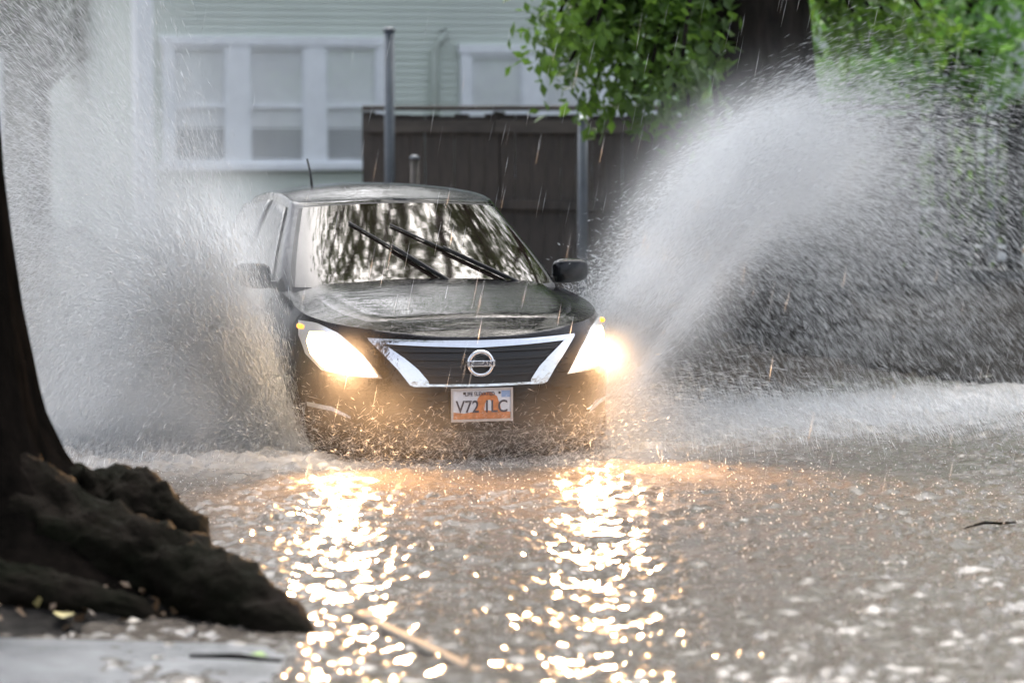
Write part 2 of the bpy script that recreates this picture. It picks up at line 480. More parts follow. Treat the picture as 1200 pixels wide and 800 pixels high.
# ------------------------------------------------------------------ kerbs and the paved walk
def kerb_line(name, a0, a1, c, ztop, n):
    root = empty(name); tag(root, kind='structure')
    L = (a1 - a0) / n
    me = None
    for i in range(n):
        p = street(a0 + L * (i + 0.5), c)
        if me is None:
            b = MB().box((-0.034, -L / 2 + 0.006, -0.22), (0.034, L / 2 - 0.006, 0.0))
            o = b.build('kerb_stone', M_kerb, root, bevel=0.018); me = o.data
        else:
            o = link(bpy.data.objects.new('kerb_stone', me), root)
            mo = o.modifiers.new('bevel', 'BEVEL'); mo.width = 0.018; mo.segments = 2
        o.location = (p.x, p.y, ztop + random.uniform(-0.006, 0.004))
        o.rotation_euler = (0, 0, math.atan2(-SD.x, SD.y) + random.uniform(-0.01, 0.01))
    return root
kerb_line('near_kerb', -4.0, 0.12, 0.0, 0.011, 3)
kerb_line('near_kerb_sunken', 0.2, 16, 0.0, -0.02, 12)
kerb_line('far_kerb', -14, 22, WIDTH - 0.02, -0.02, 26)

walk = empty('pavement'); tag(walk, kind='structure')
edge0 = on_ground(-40, 742, 0.03)
for i in range(3):
    for j in range(2):
        x1 = -0.72 - i * 1.16; x0 = x1 - 1.15
        y1 = edge0.y - 0.03 - j * 1.3; y0 = y1 - 1.29
        b = MB().box((x0, y0, -0.12), (x1, y1, 0.035 if i else 0.03))
        sl_ = b.build('paving_slab', M_conc, walk, bevel=0.012)
        for v_ in sl_.data.vertices: v_.co.z -= 0.030 * max(0.0, (v_.co.x + 1.9) / 1.2)

# ------------------------------------------------------------------ trees
def np_noise(p, s, off=0.0):
    return np.array([noise.noise((float(a) * s + off, float(b) * s, float(c) * s)) for a, b, c in p])

def trunk_mesh(name, axis, radii, mat_, parent, nth=56, lobes=(), rough=0.03, seed=0.0, vs=2.4):
    """axis: list of points up the trunk; radii per point; lobes: (angle, width, [extra radius per ring])"""
    rows = []
    for j, (c, r) in enumerate(zip(axis, radii)):
        row = []
        for k in range(nth):
            th = 2 * math.pi * k / nth
            rr = r
            for ang, wid, ex in lobes:
                d = (th - ang + math.pi) % (2 * math.pi) - math.pi
                rr += ex[j] * math.exp(-(d / wid) ** 2)
            q = Vector((math.cos(th), math.sin(th), 0))
            nn = noise.fractal((q.x * vs + seed, q.y * vs, c[2] * 0.8), 0.7, 2.0, 4)
            ridge = abs(math.sin(th * 11 + 2.5 * noise.noise((c[2] * 0.9, q.x * 2, seed))))
            rr *= 1 + rough * 2.0 * nn + rough * 0.8 * ridge
            row.append((c[0] + q.x * rr, c[1] + q.y * rr, c[2]))
        rows.append(row)
    mb = MB().grid(rows, close=True)
    return mb.build(name, mat_, parent, smooth=True)

def leaves(name, centres, n_per, spread, size, mat_, parent, seed=1, droop=0.3):
    rg = np.random.default_rng(seed)
    C = np.array([list(c) for c in centres])
    n = len(C) * n_per
    base = np.repeat(C, n_per, 0)
    if np.ndim(spread) == 0: spread = np.array([spread] * 3)
    pos = base + rg.normal(size=(n, 3)) * np.array(spread)
    th = rg.uniform(0, 2 * math.pi, n); tilt = rg.normal(-droop, 0.5, n)
    d = np.stack([np.cos(th) * np.cos(tilt), np.sin(th) * np.cos(tilt), np.sin(tilt)], 1)
    up = np.array([0, 0, 1.0]) + rg.normal(0, 0.45, (n, 3))
    sidev = np.cross(d, up); sidev /= np.linalg.norm(sidev, axis=1)[:, None]
    nor = np.cross(sidev, d)
    s = (size * rg.uniform(0.6, 1.3, n))[:, None]
    v0 = pos; v1 = pos + d * s * 0.5 + sidev * s * 0.3 + nor * s * 0.08
    v2 = pos + d * s; v3 = pos + d * s * 0.5 - sidev * s * 0.3 + nor * s * 0.08
    v = np.stack([v0, v1, v2, v3], 1).reshape(-1, 3)
    i = np.arange(n)[:, None] * 4
    f = np.concatenate([i + np.array([[0, 1, 2]]), i + np.array([[0, 2, 3]])], 0)
    o = bpy.data.objects.new(name, np_mesh(name, v, f, mat_, False))
    return link(o, parent)

def limbs(mb, p0, d0, length, r0, depth, tips, rg, bend=0.35):
    pts, rad = [Vector(p0)], [r0]
    d = Vector(d0).normalized(); n = 6
    for i in range(n):
        d = (d + Vector((rg.uniform(-1, 1), rg.uniform(-1, 1), rg.uniform(-0.6, 0.9))) * bend * 0.4).normalized()
        pts.append(pts[-1] + d * length / n); rad.append(r0 * (1 - 0.6 * (i + 1) / n))
    mb.tube(pts, rad, 7)
    if depth == 0:
        tips.extend(pts[2:]); return
    for k in range(3):
        q = pts[rg.randint(3, n)]
        dd = (d + Vector((rg.uniform(-1, 1), rg.uniform(-1, 1), rg.uniform(-0.4, 0.7)))).normalized()
        limbs(mb, q, dd, length * rg.uniform(0.5, 0.75), rad[-1] * 0.95, depth - 1, tips, rg, bend)
    tips.append(pts[-1])

# --- the tree in front, whose crown hangs over the street
ft = empty('street_tree', (0, 0, 0))
tag(ft, 'massive dark tree trunk with flaring mossy roots beside the paved walk', 'tree', kind='thing')
zs = [-0.2, -0.05, 0.05, 0.13, 0.22, 0.32, 0.45, 0.6, 0.8, 1.0, 1.25, 1.5, 1.8, 2.1, 2.5, 3.0, 3.6, 4.2]
rad = [0.98, 0.93, 0.87, 0.80, 0.73, 0.67, 0.61, 0.565, 0.53, 0.50, 0.475, 0.455, 0.435, 0.42, 0.41, 0.40, 0.39, 0.38]
axis = [(TREE.x + 0.012 - 0.02 * max(z, 0), TREE.y, z) for z in zs]
ex = lambda a: [a * math.exp(-max(z, 0) / 0.22) for z in zs]
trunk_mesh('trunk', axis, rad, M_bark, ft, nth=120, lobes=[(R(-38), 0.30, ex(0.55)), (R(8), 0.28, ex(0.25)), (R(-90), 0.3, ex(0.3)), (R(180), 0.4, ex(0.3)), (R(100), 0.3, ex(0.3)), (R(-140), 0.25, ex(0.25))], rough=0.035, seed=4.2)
def root_piece(pts, rad, seed):
    rows = []
    P = [Vector(p) for p in pts]
    # resample
    pp, rr = [], []
    for i in range(len(P) - 1):
        for s in range(14):
            q = s / 14; pp.append(P[i].lerp(P[i + 1], q)); rr.append(rad[i] * (1 - q) + rad[i + 1] * q)
    pp.append(P[-1]); rr.append(rad[-1])
    for i, p in enumerate(pp):
        d = (pp[min(i + 1, len(pp) - 1)] - pp[max(i - 1, 0)]).normalized()
        a = d.cross(Vector((0, 0, 1))).normalized(); c = a.cross(d).normalized()
        row = []
        for k in range(60):
            th = 2 * math.pi * k / 60
            q = p + (a * math.cos(th) + c * math.sin(th) * 0.9) * rr[i]
            f = 1 + 0.34 * noise.fractal((q.x * 3.6 + seed, q.y * 3.6, q.z * 3.6), 0.55, 2.1, 7) - 0.16 * abs(noise.noise((q.x * 9 + seed, q.y * 9, q.z * 9)))
            row.append(p + (a * math.cos(th) + c * math.sin(th) * 0.9) * rr[i] * f)
        rows.append(row)
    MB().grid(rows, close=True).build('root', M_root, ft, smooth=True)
tip = on_ground(352, 738, 0.0)
root_piece([(-2.0, 10.35, 0.25), (-1.62, 10.2, 0.16), (-1.25, 9.98, 0.10), (-0.95, 9.70, 0.05), (tip.x - 0.03, tip.y, -0.02), (tip.x + 0.08, tip.y - 0.1, -0.09)], [0.30, 0.24, 0.20, 0.155, 0.10, 0.03], 1.0)
root_piece([(-2.0, 10.66, 0.28), (-1.62, 10.66, 0.21), (-1.42, 10.62, 0.20), (-1.28, 10.58, 0.14), (-1.20, 10.54, -0.12)], [0.24, 0.21, 0.215, 0.18, 0.05], 5.0)
root_piece([(-2.2, 10.1, 0.2), (-1.95, 9.85, 0.10), (-1.62, 9.72, 0.05), (-1.3, 9.66, 0.0), (-1.1, 9.6, -0.06)], [0.2, 0.15, 0.11, 0.08, 0.03], 9.0)
mb = MB(); tips = []; rg = random.Random(21)
for k, az in enumerate((20, 75, 130, 200, 265, 320)):
    limbs(mb, (TREE.x - 0.08, TREE.y, 3.7), (math.cos(R(az)), math.sin(R(az)), 1.0), 3.9, 0.20, 1, tips, rg)
limbs(mb, (TREE.x - 0.08, TREE.y, 4.0), (0.5, 0.1, 1.0), 4.4, 0.24, 1, tips, rg)
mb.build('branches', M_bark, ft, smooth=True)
tips = [p for p in tips if p.z > 4.4]
leaves('crown', tips, 26, (0.45, 0.45, 0.32), 0.18, M_leafC, ft, seed=5)

# --- the tree beyond the street
bt = empty('kerbside_tree', (0, 0, 0))
tag(bt, 'thick brown trunk with drooping green leaves growing beside the wooden fence', 'tree')
TY = 22.0
pb = at_depth(912, 300, TY); pm = at_depth(903, 90, TY); ptp = at_depth(893, 0, TY)
zs = [0.0, 0.25, 0.6, 1.0, 1.5, 2.0, 2.4, 2.8, 3.3, 3.9]
slope = (ptp.x - pm.x) / (ptp.z - pm.z)
axis = [(pm.x - 0.06 + slope * (z - pm.z), TY, z) for z in zs]
rad = [0.62, 0.52, 0.44, 0.40, 0.385, 0.385, 0.40, 0.42, 0.43, 0.38]
trunk_mesh('trunk', axis, rad, M_bark2, bt, nth=80, rough=0.05, seed=1.3, vs=3)
mb = MB(); tips = []; rg = random.Random(5)
for az in (10, 60, 120, 180, 240, 300):
    limbs(mb, (axis[-1][0], TY, 3.7), (math.cos(R(az)), math.sin(R(az)), 0.9), 3.6, 0.17, 1, tips, rg)
for az, el, ln in ((215, 1.2, 5.6), (250, 1.4, 5.0), (230, 2.0, 5.8), (195, 1.5, 6.0), (205, 1.9, 6.4), (222, 1.5, 6.4), (188, 2.2, 5.6)):
    limbs(mb, (axis[-1][0], TY, 3.8), (math.cos(R(az)), math.sin(R(az)), el), ln, 0.2, 1, tips, rg)
# hanging boughs seen in front of the house
hang = []
def bough(p0, p1, sag, n, clumps_from=0.3):
    p0, p1 = Vector(p0), Vector(p1)
    pts = []
    for i in range(9):
        t_ = i / 8
        p = p0.lerp(p1, t_); p.z += sag * 4 * t_ * (1 - t_) * 0.6 + 0.05 * math.sin(7 * t_ + n)
        pts.append(p)
    mb.tube(pts, [0.05 * (1 - 0.85 * i / 8) + 0.006 for i in range(9)], 6)
    for i in range(9):
        if i / 8 >= clumps_from: hang.append(pts[i] + Vector((random.uniform(-.1, .1), random.uniform(-.25, .25), random.uniform(-.12, .06))))
top = Vector((axis[-1][0] - 0.1, TY, 3.6))
for n_, (px, py, dy) in enumerate(((668, 78, -0.6), (685, 40, 0.2), (655, 20, 0.0), (700, 20, -0.8), (745, 30, 0.3), (760, 90, -0.5), (775, 135, -0.4), (740, 118, -0.2), (805, 140, -0.3), (720, 100, 0.2), (690, 118, 0.1), (800, 60, -0.9), (735, 8, 0.6), (790, 110, 0.3), (690, 62, 0.5), (812, 25, 0.6), (672, 10, -0.3), (652, 55, 0.2))):
    p1 = at_depth(px, py, TY - 0.6 + dy)
    bough(top, p1, 0.55, n_, 0.55)
for n_, (px, py, dy) in enumerate(((1000, 20, -0.3), (1040, 30, 0.3), (985, 55, 0.8), (1080, 8, -0.2), (1020, 5, 0.5), (1090, 28, 0.5))):
    bough(top, at_depth(px, py, TY + dy), 0.5, n_, 0.6)
mb.build('branches', M_bark2, bt, smooth=True)
leaves('drooping_leaves', hang, 62, (0.13, 0.22, 0.12), 0.115, M_leafA, bt, seed=8, droop=0.6)
leaves('crown', [p for p in tips if p.z > 3.5], 62, (0.42, 0.42, 0.30), 0.18, M_leafA, bt, seed=9)

# --- pale leafy trees behind the iron fence
def small_tree(name, label, base, height, clumps, n_per, size, m, seed, group=None):
    root = empty(name); tag(root, label, 'tree', group)
    rg = random.Random(seed); mb = MB()
    b = Vector(base)
    mid = b + Vector((0.1, 0, height * 0.45))
    mb.tube([b, b.lerp(mid, 0.5), mid, mid + Vector((0.05, 0, height * 0.3))], [0.14, 0.11, 0.09, 0.06], 10)
    mb.build('trunk', M_bark2, root, smooth=True)
    mb = MB()
    for c in clumps[::3]:
        mb.tube([mid, mid.lerp(c, 0.5) + Vector((0, 0, 0.1)), c], [0.035, 0.02, 0.008], 5)
    mb.build('branches', M_bark2, root)
    leaves('crown', clumps, n_per, (0.26, 0.3, 0.2), size, m, root, seed=seed)
    return root
rg = random.Random(3)
def clump_cloud(px0, px1, py0, py1, Y0, Y1, n, rg):
    return [at_depth(rg.uniform(px0, px1), rg.uniform(py0, py1), rg.uniform(Y0, Y1)) for _ in range(n)]
small_tree('garden_tree', 'pale green leafy tree rising behind the black iron fence', at_depth(1120, 122, 28) * 1 - Vector((0, 0, 1.3)), 3.2,
           clump_cloud(1010, 1230, -90, 120, 26.5, 29, 62, rg), 70, 0.13, M_leafB, 31)
small_tree('slender_tree', 'light green tree between the kerbside trunk and the iron fence', at_depth(990, 122, 30) - Vector((0, 0, 1.3)), 3.2,
           clump_cloud(955, 1045, -60, 125, 29, 31, 30, rg), 60, 0.13, M_leafB, 33)
small_tree('hazy_tree', 'blurred pale tree standing behind the thick trunk near the sage house', at_depth(800, 122, 29) - Vector((0, 0, 1.3)), 3.0,
           clump_cloud(770, 850, 40, 118, 28, 30, 18, rg), 60, 0.12, M_leafB, 35)
small_tree('climbing_shrub', 'dark ivy shrub tangled in the iron fence', at_depth(1130, 250, 24.6) - Vector((0, 0, 1.0)), 0.9,
           clump_cloud(1065, 1150, 140, 260, 24.3, 24.7, 14, rg), 60, 0.07, M_leafA, 37)

small_tree('hedge_bush', 'dark clipped hedge growing behind the iron fence and the white bench', at_depth(1170, 122, 27) - Vector((0, 0, 1.6)), 1.0,
           clump_cloud(1055, 1300, 128, 330, 26.3, 27.2, 75, rg), 60, 0.10, M_leafD, 43)
for nm, lab, bx, by, sd_ in (('tall_tree', 'tall dark tree rising behind the roof of the sage house', -6.5, 47, 51), ('tall_tree', 'tall broad tree standing between the sage house and the pale house', 3.0, 46, 52), ('tall_tree', 'tall tree beside the pale house at the back of the yards', 10.5, 40, 53)):
    root = empty(nm); tag(root, lab, 'tree')
    mb = MB(); tp = []; rg2 = random.Random(sd_)
    mb.tube([(bx, by, 0), (bx + .1, by, 4), (bx, by, 8), (bx + .2, by, 12)], [0.4, 0.33, 0.27, 0.2], 12)
    mb.build('trunk', M_bark2, root, smooth=True)
    mb = MB()
    for az in range(0, 360, 36):
        limbs(mb, (bx, by, rg2.uniform(6, 11)), (math.cos(R(az)), math.sin(R(az)), 0.8), 6.5, 0.2, 1, tp, rg2)
    mb.build('branches', M_bark2, root)
    leaves('crown', [p for p in tp if p.z > 6.2], 42, (0.8, 0.8, 0.6), 0.42, M_leafC, root, seed=sd_)

# ------------------------------------------------------------------ sage green house
HA = at_depth(168, 122, 35.0); HU = Vector((0.955, 0.297, 0)).normalized(); HN = Vector((HU.y, -HU.x, 0))   # HN towards the street
def wall_s(px):
    k = (px - 600) / FPX * 0.9975
    return (k * HA.y - HA.x) / (HU.x - k * HU.y)
def wall_z(px, py):
    s = wall_s(px); Yw = HA.y + HU.y * s
    return at_depth(px, py, Yw).z
house = empty('clapboard_house', (HA.x, HA.y, 0), math.atan2(HU.y, HU.x))
tag(house, 'sage green clapboard house with white framed windows behind the wooden fence', 'house')
L = 13.5
wall = MB().box((0, 0.02, 0.0), (L, 8.0, 5.6)).build('wall', M_siding, house)
bd = None
for i in range(62):
    z0 = 0.12 + i * 0.088
    if bd is None:
        v = [(0.0, -0.002, 0), (L, -0.002, 0), (L, -0.030, 0.0), (0, -0.030, 0.0), (0, 0.018, 0.095), (L, 0.018, 0.095), (L, -0.008, 0.095), (0, -0.008, 0.095)]
        f = [(0, 1, 2, 3), (7, 6, 5, 4), (3, 2, 6, 7), (1, 0, 4, 5), (0, 3, 7, 4), (2, 1, 5, 6)]
        o = mesh_obj('siding_board', v, f, M_siding, wall); bd = o.data
    else:
        o = link(bpy.data.objects.new('siding_board', bd), wall)
    o.location = (0, 0, z0)
MB().box((wall_s(160), -0.06, 0.1), (wall_s(180), 0.3, 5.6)).build('corner_board', M_white, house, bevel=0.006)
MB().box((0, -0.05, -0.1), (L, 0.3, 0.17)).build('foundation', M_conc, house)
mb = MB(); mb.v = [Vector(p) for p in ((-0.5, -0.6, 5.5), (L + .5, -0.6, 5.5), (L + .5, 8.6, 5.5), (-0.5, 8.6, 5.5), (-0.5, 4, 8.2), (L + .5, 4, 8.2))]
mb.f = [[0, 1, 5, 4], [2, 3, 4, 5], [0, 4, 3], [1, 2, 5], [3, 2, 1, 0]]
mb.build('roof', M_roofing, house)
def win(px0, px1, y0, ymid, y1, lo_dark=True):
    """one double hung window; pixel rows turned into wall heights"""
    a, b = wall_s(px0), wall_s(px1); pm_ = (px0 + px1) / 2
    zt, zm, zb = wall_z(pm_, y0), wall_z(pm_, ymid), wall_z(pm_, y1)
    root = MB().box((a - 0.02, -0.035, zb - 0.02), (b + 0.02, -0.02, zt + 0.02)).build('window', M_room, house)
    MB().box((a, -0.052, zm + 0.02), (b, -0.040, zt)).build('upper_blind', M_blind, root)
    k = 0
    z = zm - 0.03
    MB().box((a, -0.052, zb + (zm - zb) * 0.62), (b, -0.040, zm)).build('lower_blind', M_blind, root)
    sl = None
    for i in range(7):
        zz = zb + (zm - zb) * 0.62 * (i + 0.5) / 7
        if sl is None:
            o = MB().box((a, -0.056, -0.016), (b, -0.046, 0.016)).build('blind_slat', M_blind, root); sl = o.data
        else: o = link(bpy.data.objects.new('blind_slat', sl), root)
        o.location.z = zz; o.rotation_euler.x = 0.0
    mb = MB()
    for (z0, z1) in ((zt - 0.05, zt), (zm - 0.022, zm + 0.022), (zb, zb + 0.05)):
        mb.box((a, -0.085, z0), (b, -0.060, z1))
    mb.box((a, -0.083, zb + 0.05), (a + 0.035, -0.062, zt - 0.05)); mb.box((b - 0.035, -0.083, zb + 0.05), (b, -0.062, zt - 0.05))
    mb.build('sash', M_white, root)
    MB().box((a + 0.03, -0.074, zb + 0.04), (b - 0.03, -0.070, zt - 0.04)).build('pane', M_glass, root)
    return a, b, zt, zb
def casing(px0, px1, mull, y0, y1):
    a, b = wall_s(px0), wall_s(px1); pm_ = (px0 + px1) / 2
    zt, zb = wall_z(pm_, y0), wall_z(pm_, y1)
    MB().box((a - 0.03, -0.115, zt), (b + 0.03, -0.0, zt + 0.11)).build('window_header', M_white, house, bevel=0.006)
    MB().box((a - 0.06, -0.15, zb - 0.09), (b + 0.06, -0.0, zb)).build('window_sill', M_white, house, bevel=0.006)
    for m0, m1 in mull:
        MB().box((wall_s(m0), -0.105, zb + 0.002), (wall_s(m1), -0.0, zt - 0.002)).build('window_post', M_white, house, bevel=0.006)
for p0, p1 in ((201, 265), (290, 356), (379, 441)):
    win(p0, p1, 54, 125, 191)
casing(190, 452, ((190, 201), (265, 290), (356, 379), (441, 452)), 54, 191)
for p0, p1 in ((549, 611), (635, 697), (720, 780)):
    win(p0, p1, 64, 134, 200)
casing(538, 792, ((538, 549), (611, 635), (697, 720), (780, 792)), 64, 200)
mb = MB(); s0 = wall_s(508)
mb.tube([(s0, -0.09, 0.2), (s0, -0.09, 2.45), (s0 + 0.12, -0.09, 2.62), (s0 + 0.12, -0.05, 2.7)], 0.045, 10)
mb.build('downpipe', M_siding, house, smooth=True)

# ------------------------------------------------------------------ neighbours far behind
def far_house(name, label, c, rz, wd, dp, ht, mw, wins):
    root = empty(name, c, rz); tag(root, label, 'house')
    wl_ = MB().box((-wd / 2, 0, 0), (wd / 2, dp, ht)).build('wall', mw, root)
    mb = MB(); h = wd / 2 + 0.4
    mb.v = [Vector(p) for p in ((-h, -0.4, ht), (h, -0.4, ht), (h, dp + 0.4, ht), (-h, dp + 0.4, ht), (-h, dp / 2, ht + 2), (h, dp / 2, ht + 2))]
    mb.f = [[0, 1, 5, 4], [2, 3, 4, 5], [0, 4, 3], [1, 2, 5], [3, 2, 1, 0]]
    mb.build('roof', M_roofing, root)
    for (x0, x1, z0, z1) in wins:
        w_ = MB().box((x0, -0.03, z0), (x1, 0.0, z1)).build('window', M_room, root)
        mb = MB()
        mb.box((x0 - .08, -0.06, z1), (x1 + .08, -0.001, z1 + .1)).box((x0 - .08, -0.06, z0 - .1), (x1 + .08, -0.001, z0))
        mb.box((x0 - .08, -0.055, z0), (x0, -0.002, z1)).box((x1, -0.055, z0), (x1 + .08, -0.002, z1))
        mb.build('frame', M_white, w_)
p = at_depth(70, 122, 46)
far_house('neighbour_house', 'grey beige house farther along the street past the white corner board', (p.x - 1.2, 46, 0), 0.1, 7.0, 7, 5.0, M_greige, ((1.6, 2.4, 1.1, 2.5), (-0.6, 0.2, 1.1, 2.5)))
p = at_depth(1130, 122, 44)
far_house('pale_house', 'pale rendered house half hidden by the light green trees', (p.x + 1.0, 44, 0), -0.15, 9.0, 7, 4.6, M_pale, ((-2.6, -1.9, 1.6, 2.8), (-0.9, -0.2, 1.6, 2.8), (0.8, 1.5, 1.6, 2.8)))
small_tree('roadside_tree', 'olive tree past the end of the sage house', (at_depth(40, 122, 40).x, 40, 0.1), 4.0,
           clump_cloud(-40, 150, -120, 60, 39, 41, 34, rg), 50, 0.16, M_leafD, 41)

# ------------------------------------------------------------------ wooden fence
FA = at_depth(429, 122, 26.0); FB = at_depth(1075, 122, 24.2)
FU = (FB - FA); FU.z = 0; FL = FU.length; FU.normalize()
fence = empty('wooden_fence', (FA.x, FA.y, 0), math.atan2(FU.y, FU.x))
tag(fence, 'dark weathered board fence with a capped top rail in front of the house', 'fence')
fb = None; xb = 0.0; rg = random.Random(2)
bw = 0.145; nb = int(FL / bw)
for i in range(nb):
    if fb is None:
        o = MB().box((0.004, -0.012, 0), (bw - 0.004, 0.010, 1.58)).build('fence_board', M_fence, fence); fb = o.data
    else: o = link(bpy.data.objects.new('fence_board', fb), fence)
    o.location = (i * bw, rg.uniform(-0.008, 0.008), 0.08 + rg.uniform(-0.012, 0.012)); o.rotation_euler = (rg.uniform(-.008, .008), 0, rg.uniform(-.02, .02))
seg = FL / 4
for i in range(4):
    MB().box((i * seg + 0.004, -0.11, 1.70), ((i + 1) * seg - 0.004, 0.06, 1.745)).build('cap_rail', M_rail, fence, bevel=0.006).rotation_euler = (0, rg.uniform(-.003, .003), 0)
    MB().box((i * seg + 0.004, -0.062, 1.50), ((i + 1) * seg - 0.004, -0.024, 1.62)).build('upper_rail', M_rail, fence, bevel=0.005)
    MB().box((i * seg + 0.004, -0.060, 0.82), ((i + 1) * seg - 0.004, -0.022, 0.91)).build('middle_rail', M_fence, fence, bevel=0.005)
for i in range(5):
    x = min(i * seg, FL - 0.05)
    MB().box((x - 0.045, 0.014, 0.0), (x + 0.045, 0.10, 1.69)).build('post', M_fence, fence)

def steel_post(name, label, px, ytop, Y, r, cap=None, mt=None, group=None):
    p = at_depth(px, ytop, Y)
    root = empty(name, (p.x, Y, 0)); tag(root, label, 'post', group)
    h = p.z
    mb = MB(); mb.tube([(0, 0, 0), (0, 0, h * 0.5), (0, 0, h)], r, 14); mb.build('shaft', mt or M_galv, root, smooth=True)
    mb = MB(); mb.tube([(0, 0, h - 0.005), (0, 0, h + 0.012), (0, 0, h + 0.03)], [r * 1.25, r * 1.25, r * 0.5], 14); mb.build('cap', cap or M_galv, root, smooth=True)
    mb = MB(); mb.tube([(0, 0, 0), (0, 0, 0.12), (0, 0, 0.16)], [r * 2.2, r * 2, r], 14); mb.build('footing', M_conc, root)
    return root
steel_post('steel_post', 'tall grey steel pole standing above the left end of the wooden fence', 456, 36, 25.0, 0.044)
steel_post('fence_post', 'grey steel post with a pale cap in front of the wooden fence', 683, 140, 23.6, 0.040, M_white)
steel_post('short_post', 'short grey post with white cap rising over the roof of the car', 486, 186, 22.8, 0.034, M_galv, M_rail)

# ------------------------------------------------------------------ iron fence on a low stone wall
IA = at_depth(1072, 122, 24.4); IB = at_depth(1290, 122, 23.4)
IU = (IB - IA); IU.z = 0; IL = IU.length; IU.normalize()
ang = math.atan2(IU.y, IU.x)
iron = empty('iron_fence', (IA.x, IA.y, 0), ang)
tag(iron, 'black iron picket fence on the low dark stone wall', 'fence')
pk = None
for i in range(int(IL / 0.105)):
    if pk is None:
        mb = MB(); mb.tube([(0, 0, 0.36), (0, 0, 1.0), (0, 0, 1.66), (0, 0, 1.74)], [0.011, 0.011, 0.011, 0.002], 6); o = mb.build('picket', M_iron, iron, smooth=True); pk = o.data
    else: o = link(bpy.data.objects.new('picket', pk), iron)
    o.location = (0.05 + i * 0.105, 0, 0)
for z in (0.52, 1.56, 1.64):
    MB().box((0, -0.018, z), (IL, 0.018, z + 0.035)).build('rail', M_iron, iron)
for px in (1102, 1190):
    k = (px - 600) / FPX; s = (k * IA.y - IA.x) / (IU.x - k * IU.y)
    mb = MB(); mb.box((s - 0.045, -0.045, 0.3), (s + 0.045, 0.045, 1.72)); mb.box((s - 0.06, -0.06, 1.722), (s + 0.06, 0.06, 1.76)); mb.build('post', M_iron, iron, bevel=0.006)
sw = empty('stone_wall', (IA.x, IA.y, 0), ang); tag(sw, 'low dark stone retaining wall under the iron fence', 'wall')
rg = random.Random(8)
for row in range(3):
    x = -0.4 - rg.uniform(0, .2)
    while x < IL:
        wd = rg.uniform(0.28, 0.5)
        MB().box((x + 0.006, -0.16 + rg.uniform(-.012, .012), -0.12 + row * 0.17), (x + wd - 0.006, 0.14, 0.042 + row * 0.17)).build('stone_block', M_stone, sw, bevel=0.012)
        x += wd
MB().box((-0.4, -0.135, -0.12), (IL, 0.12, 0.37)).build('mortar', M_verge, sw)
steel_post('light_post', 'slim pale grey post with a white cap behind the iron pickets', 1163, 148, 24.9, 0.036, M_white)
pA = at_depth(1136, 292, 25.6); pB = at_depth(1215, 292, 25.6)
bn = empty('garden_bench', (pA.x, 25.6, 0)); tag(bn, 'low white painted bench behind the iron pickets', 'bench')
wB = pB.x - pA.x
for j in range(3): MB().box((0, j * 0.11, pA.z - 0.02), (wB, j * 0.11 + 0.1, pA.z + 0.02)).build('seat_slat', M_white, bn, bevel=0.004)
MB().box((0, -0.02, pA.z - 0.10), (wB, 0.0, pA.z - 0.022)).build('apron', M_white, bn)
for x in (0.05, wB - 0.11):
    for y in (0.02, 0.25): MB().box((x, y, 0), (x + 0.06, y + 0.06, pA.z - 0.022)).build('leg', M_white, bn)

# ------------------------------------------------------------------ the car (x across, y back from the nose, z up from the road)
car = empty('car', CAR, CAR_YAW)
car.rotation_euler = (R(-0.35), 0, CAR_YAW)
tag(car, 'black sedan with lit headlights ploughing through the flooded street', 'car')

def lerp_tab(tab, x):
    xs, ys = zip(*tab)
    return float(np.interp(x, xs, ys))
W = 0.8475
NF, LF = 2.5, 0.86
T_top = [(0, 0.800), (0.05, 0.822), (0.15, 0.842), (0.35, 0.868), (0.6, 0.900), (0.9, 0.94), (1.2, 0.965), (2, 0.985), (3, 1.01), (3.9, 1.05), (4.3, 1.045), (4.45, 1.0)]
T_yb = [(0.17, 0.13), (0.22, 0.055), (0.30, 0.012), (0.40, 0.0), (0.5, 0.0), (0.60, 0.012), (0.70, 0.03), (0.78, 0.055), (0.83, 0.09), (1.1, 0.2)]
T_w = [(0.17, 0.775), (0.25, 0.815), (0.40, 0.838), (0.55, 0.8475), (0.68, 0.846), (0.80, 0.832), (0.88, 0.812), (0.95, 0.79), (1.05, 0.77)]
def half_w(z): return lerp_tab(T_w, z)
def front_y(x, z):
    r = min(abs(x) / half_w(z), 0.9995)
    y0 = LF * (1 - (1 - r ** NF) ** (1 / NF))
    return y0 + lerp_tab(T_yb, z) * max(0, 1 - y0 / LF)
def outline(n_f=26, n_s=26, n_r=16):
    """half plan outline as (x/W, y) from nose to tail"""
    pts = []
    for i in range(n_f):
        a = (i / n_f) * math.pi / 2
        pts.append((math.sin(a) ** (2 / NF), LF * (1 - math.cos(a) ** (2 / NF))))
    for i in range(n_s): pts.append((1.0, LF + (3.75 - LF) * i / n_s))
    for i in range(n_r + 1):
        a = (i / n_r) * math.pi / 2
        pts.append((math.cos(a) ** (2 / 3.0), 3.75 + 0.70 * math.sin(a) ** (2 / 3.0)))
    return pts
OUT = outline()
def top_z(y): return lerp_tab(T_top, y)
def crown_h(y): return lerp_tab([(0, 0.0), (0.08, 0.012), (0.25, 0.045), (0.6, 0.070), (1.1, 0.075), (3.6, 0.07), (4.2, 0.05), (4.45, 0.0)], y)
def body_pt(k, v):
    xr, y0 = OUT[k]
    zt = top_z(y0) ; z = 0.17 + (zt - 0.17) * v
    yb = lerp_tab(T_yb, z) * max(0, 1 - y0 / LF)
    ws = half_w(z) * (1 - 0.02 * smooth(0.93, 1.0, v))
    tail = lerp_tab([(0.17, 0.10), (0.3, 0.02), (0.5, 0.0), (0.8, 0.03), (1.05, 0.08)], z) * max(0, (y0 - 3.75) / 0.7)
    return (xr * ws, y0 + yb - tail, z)
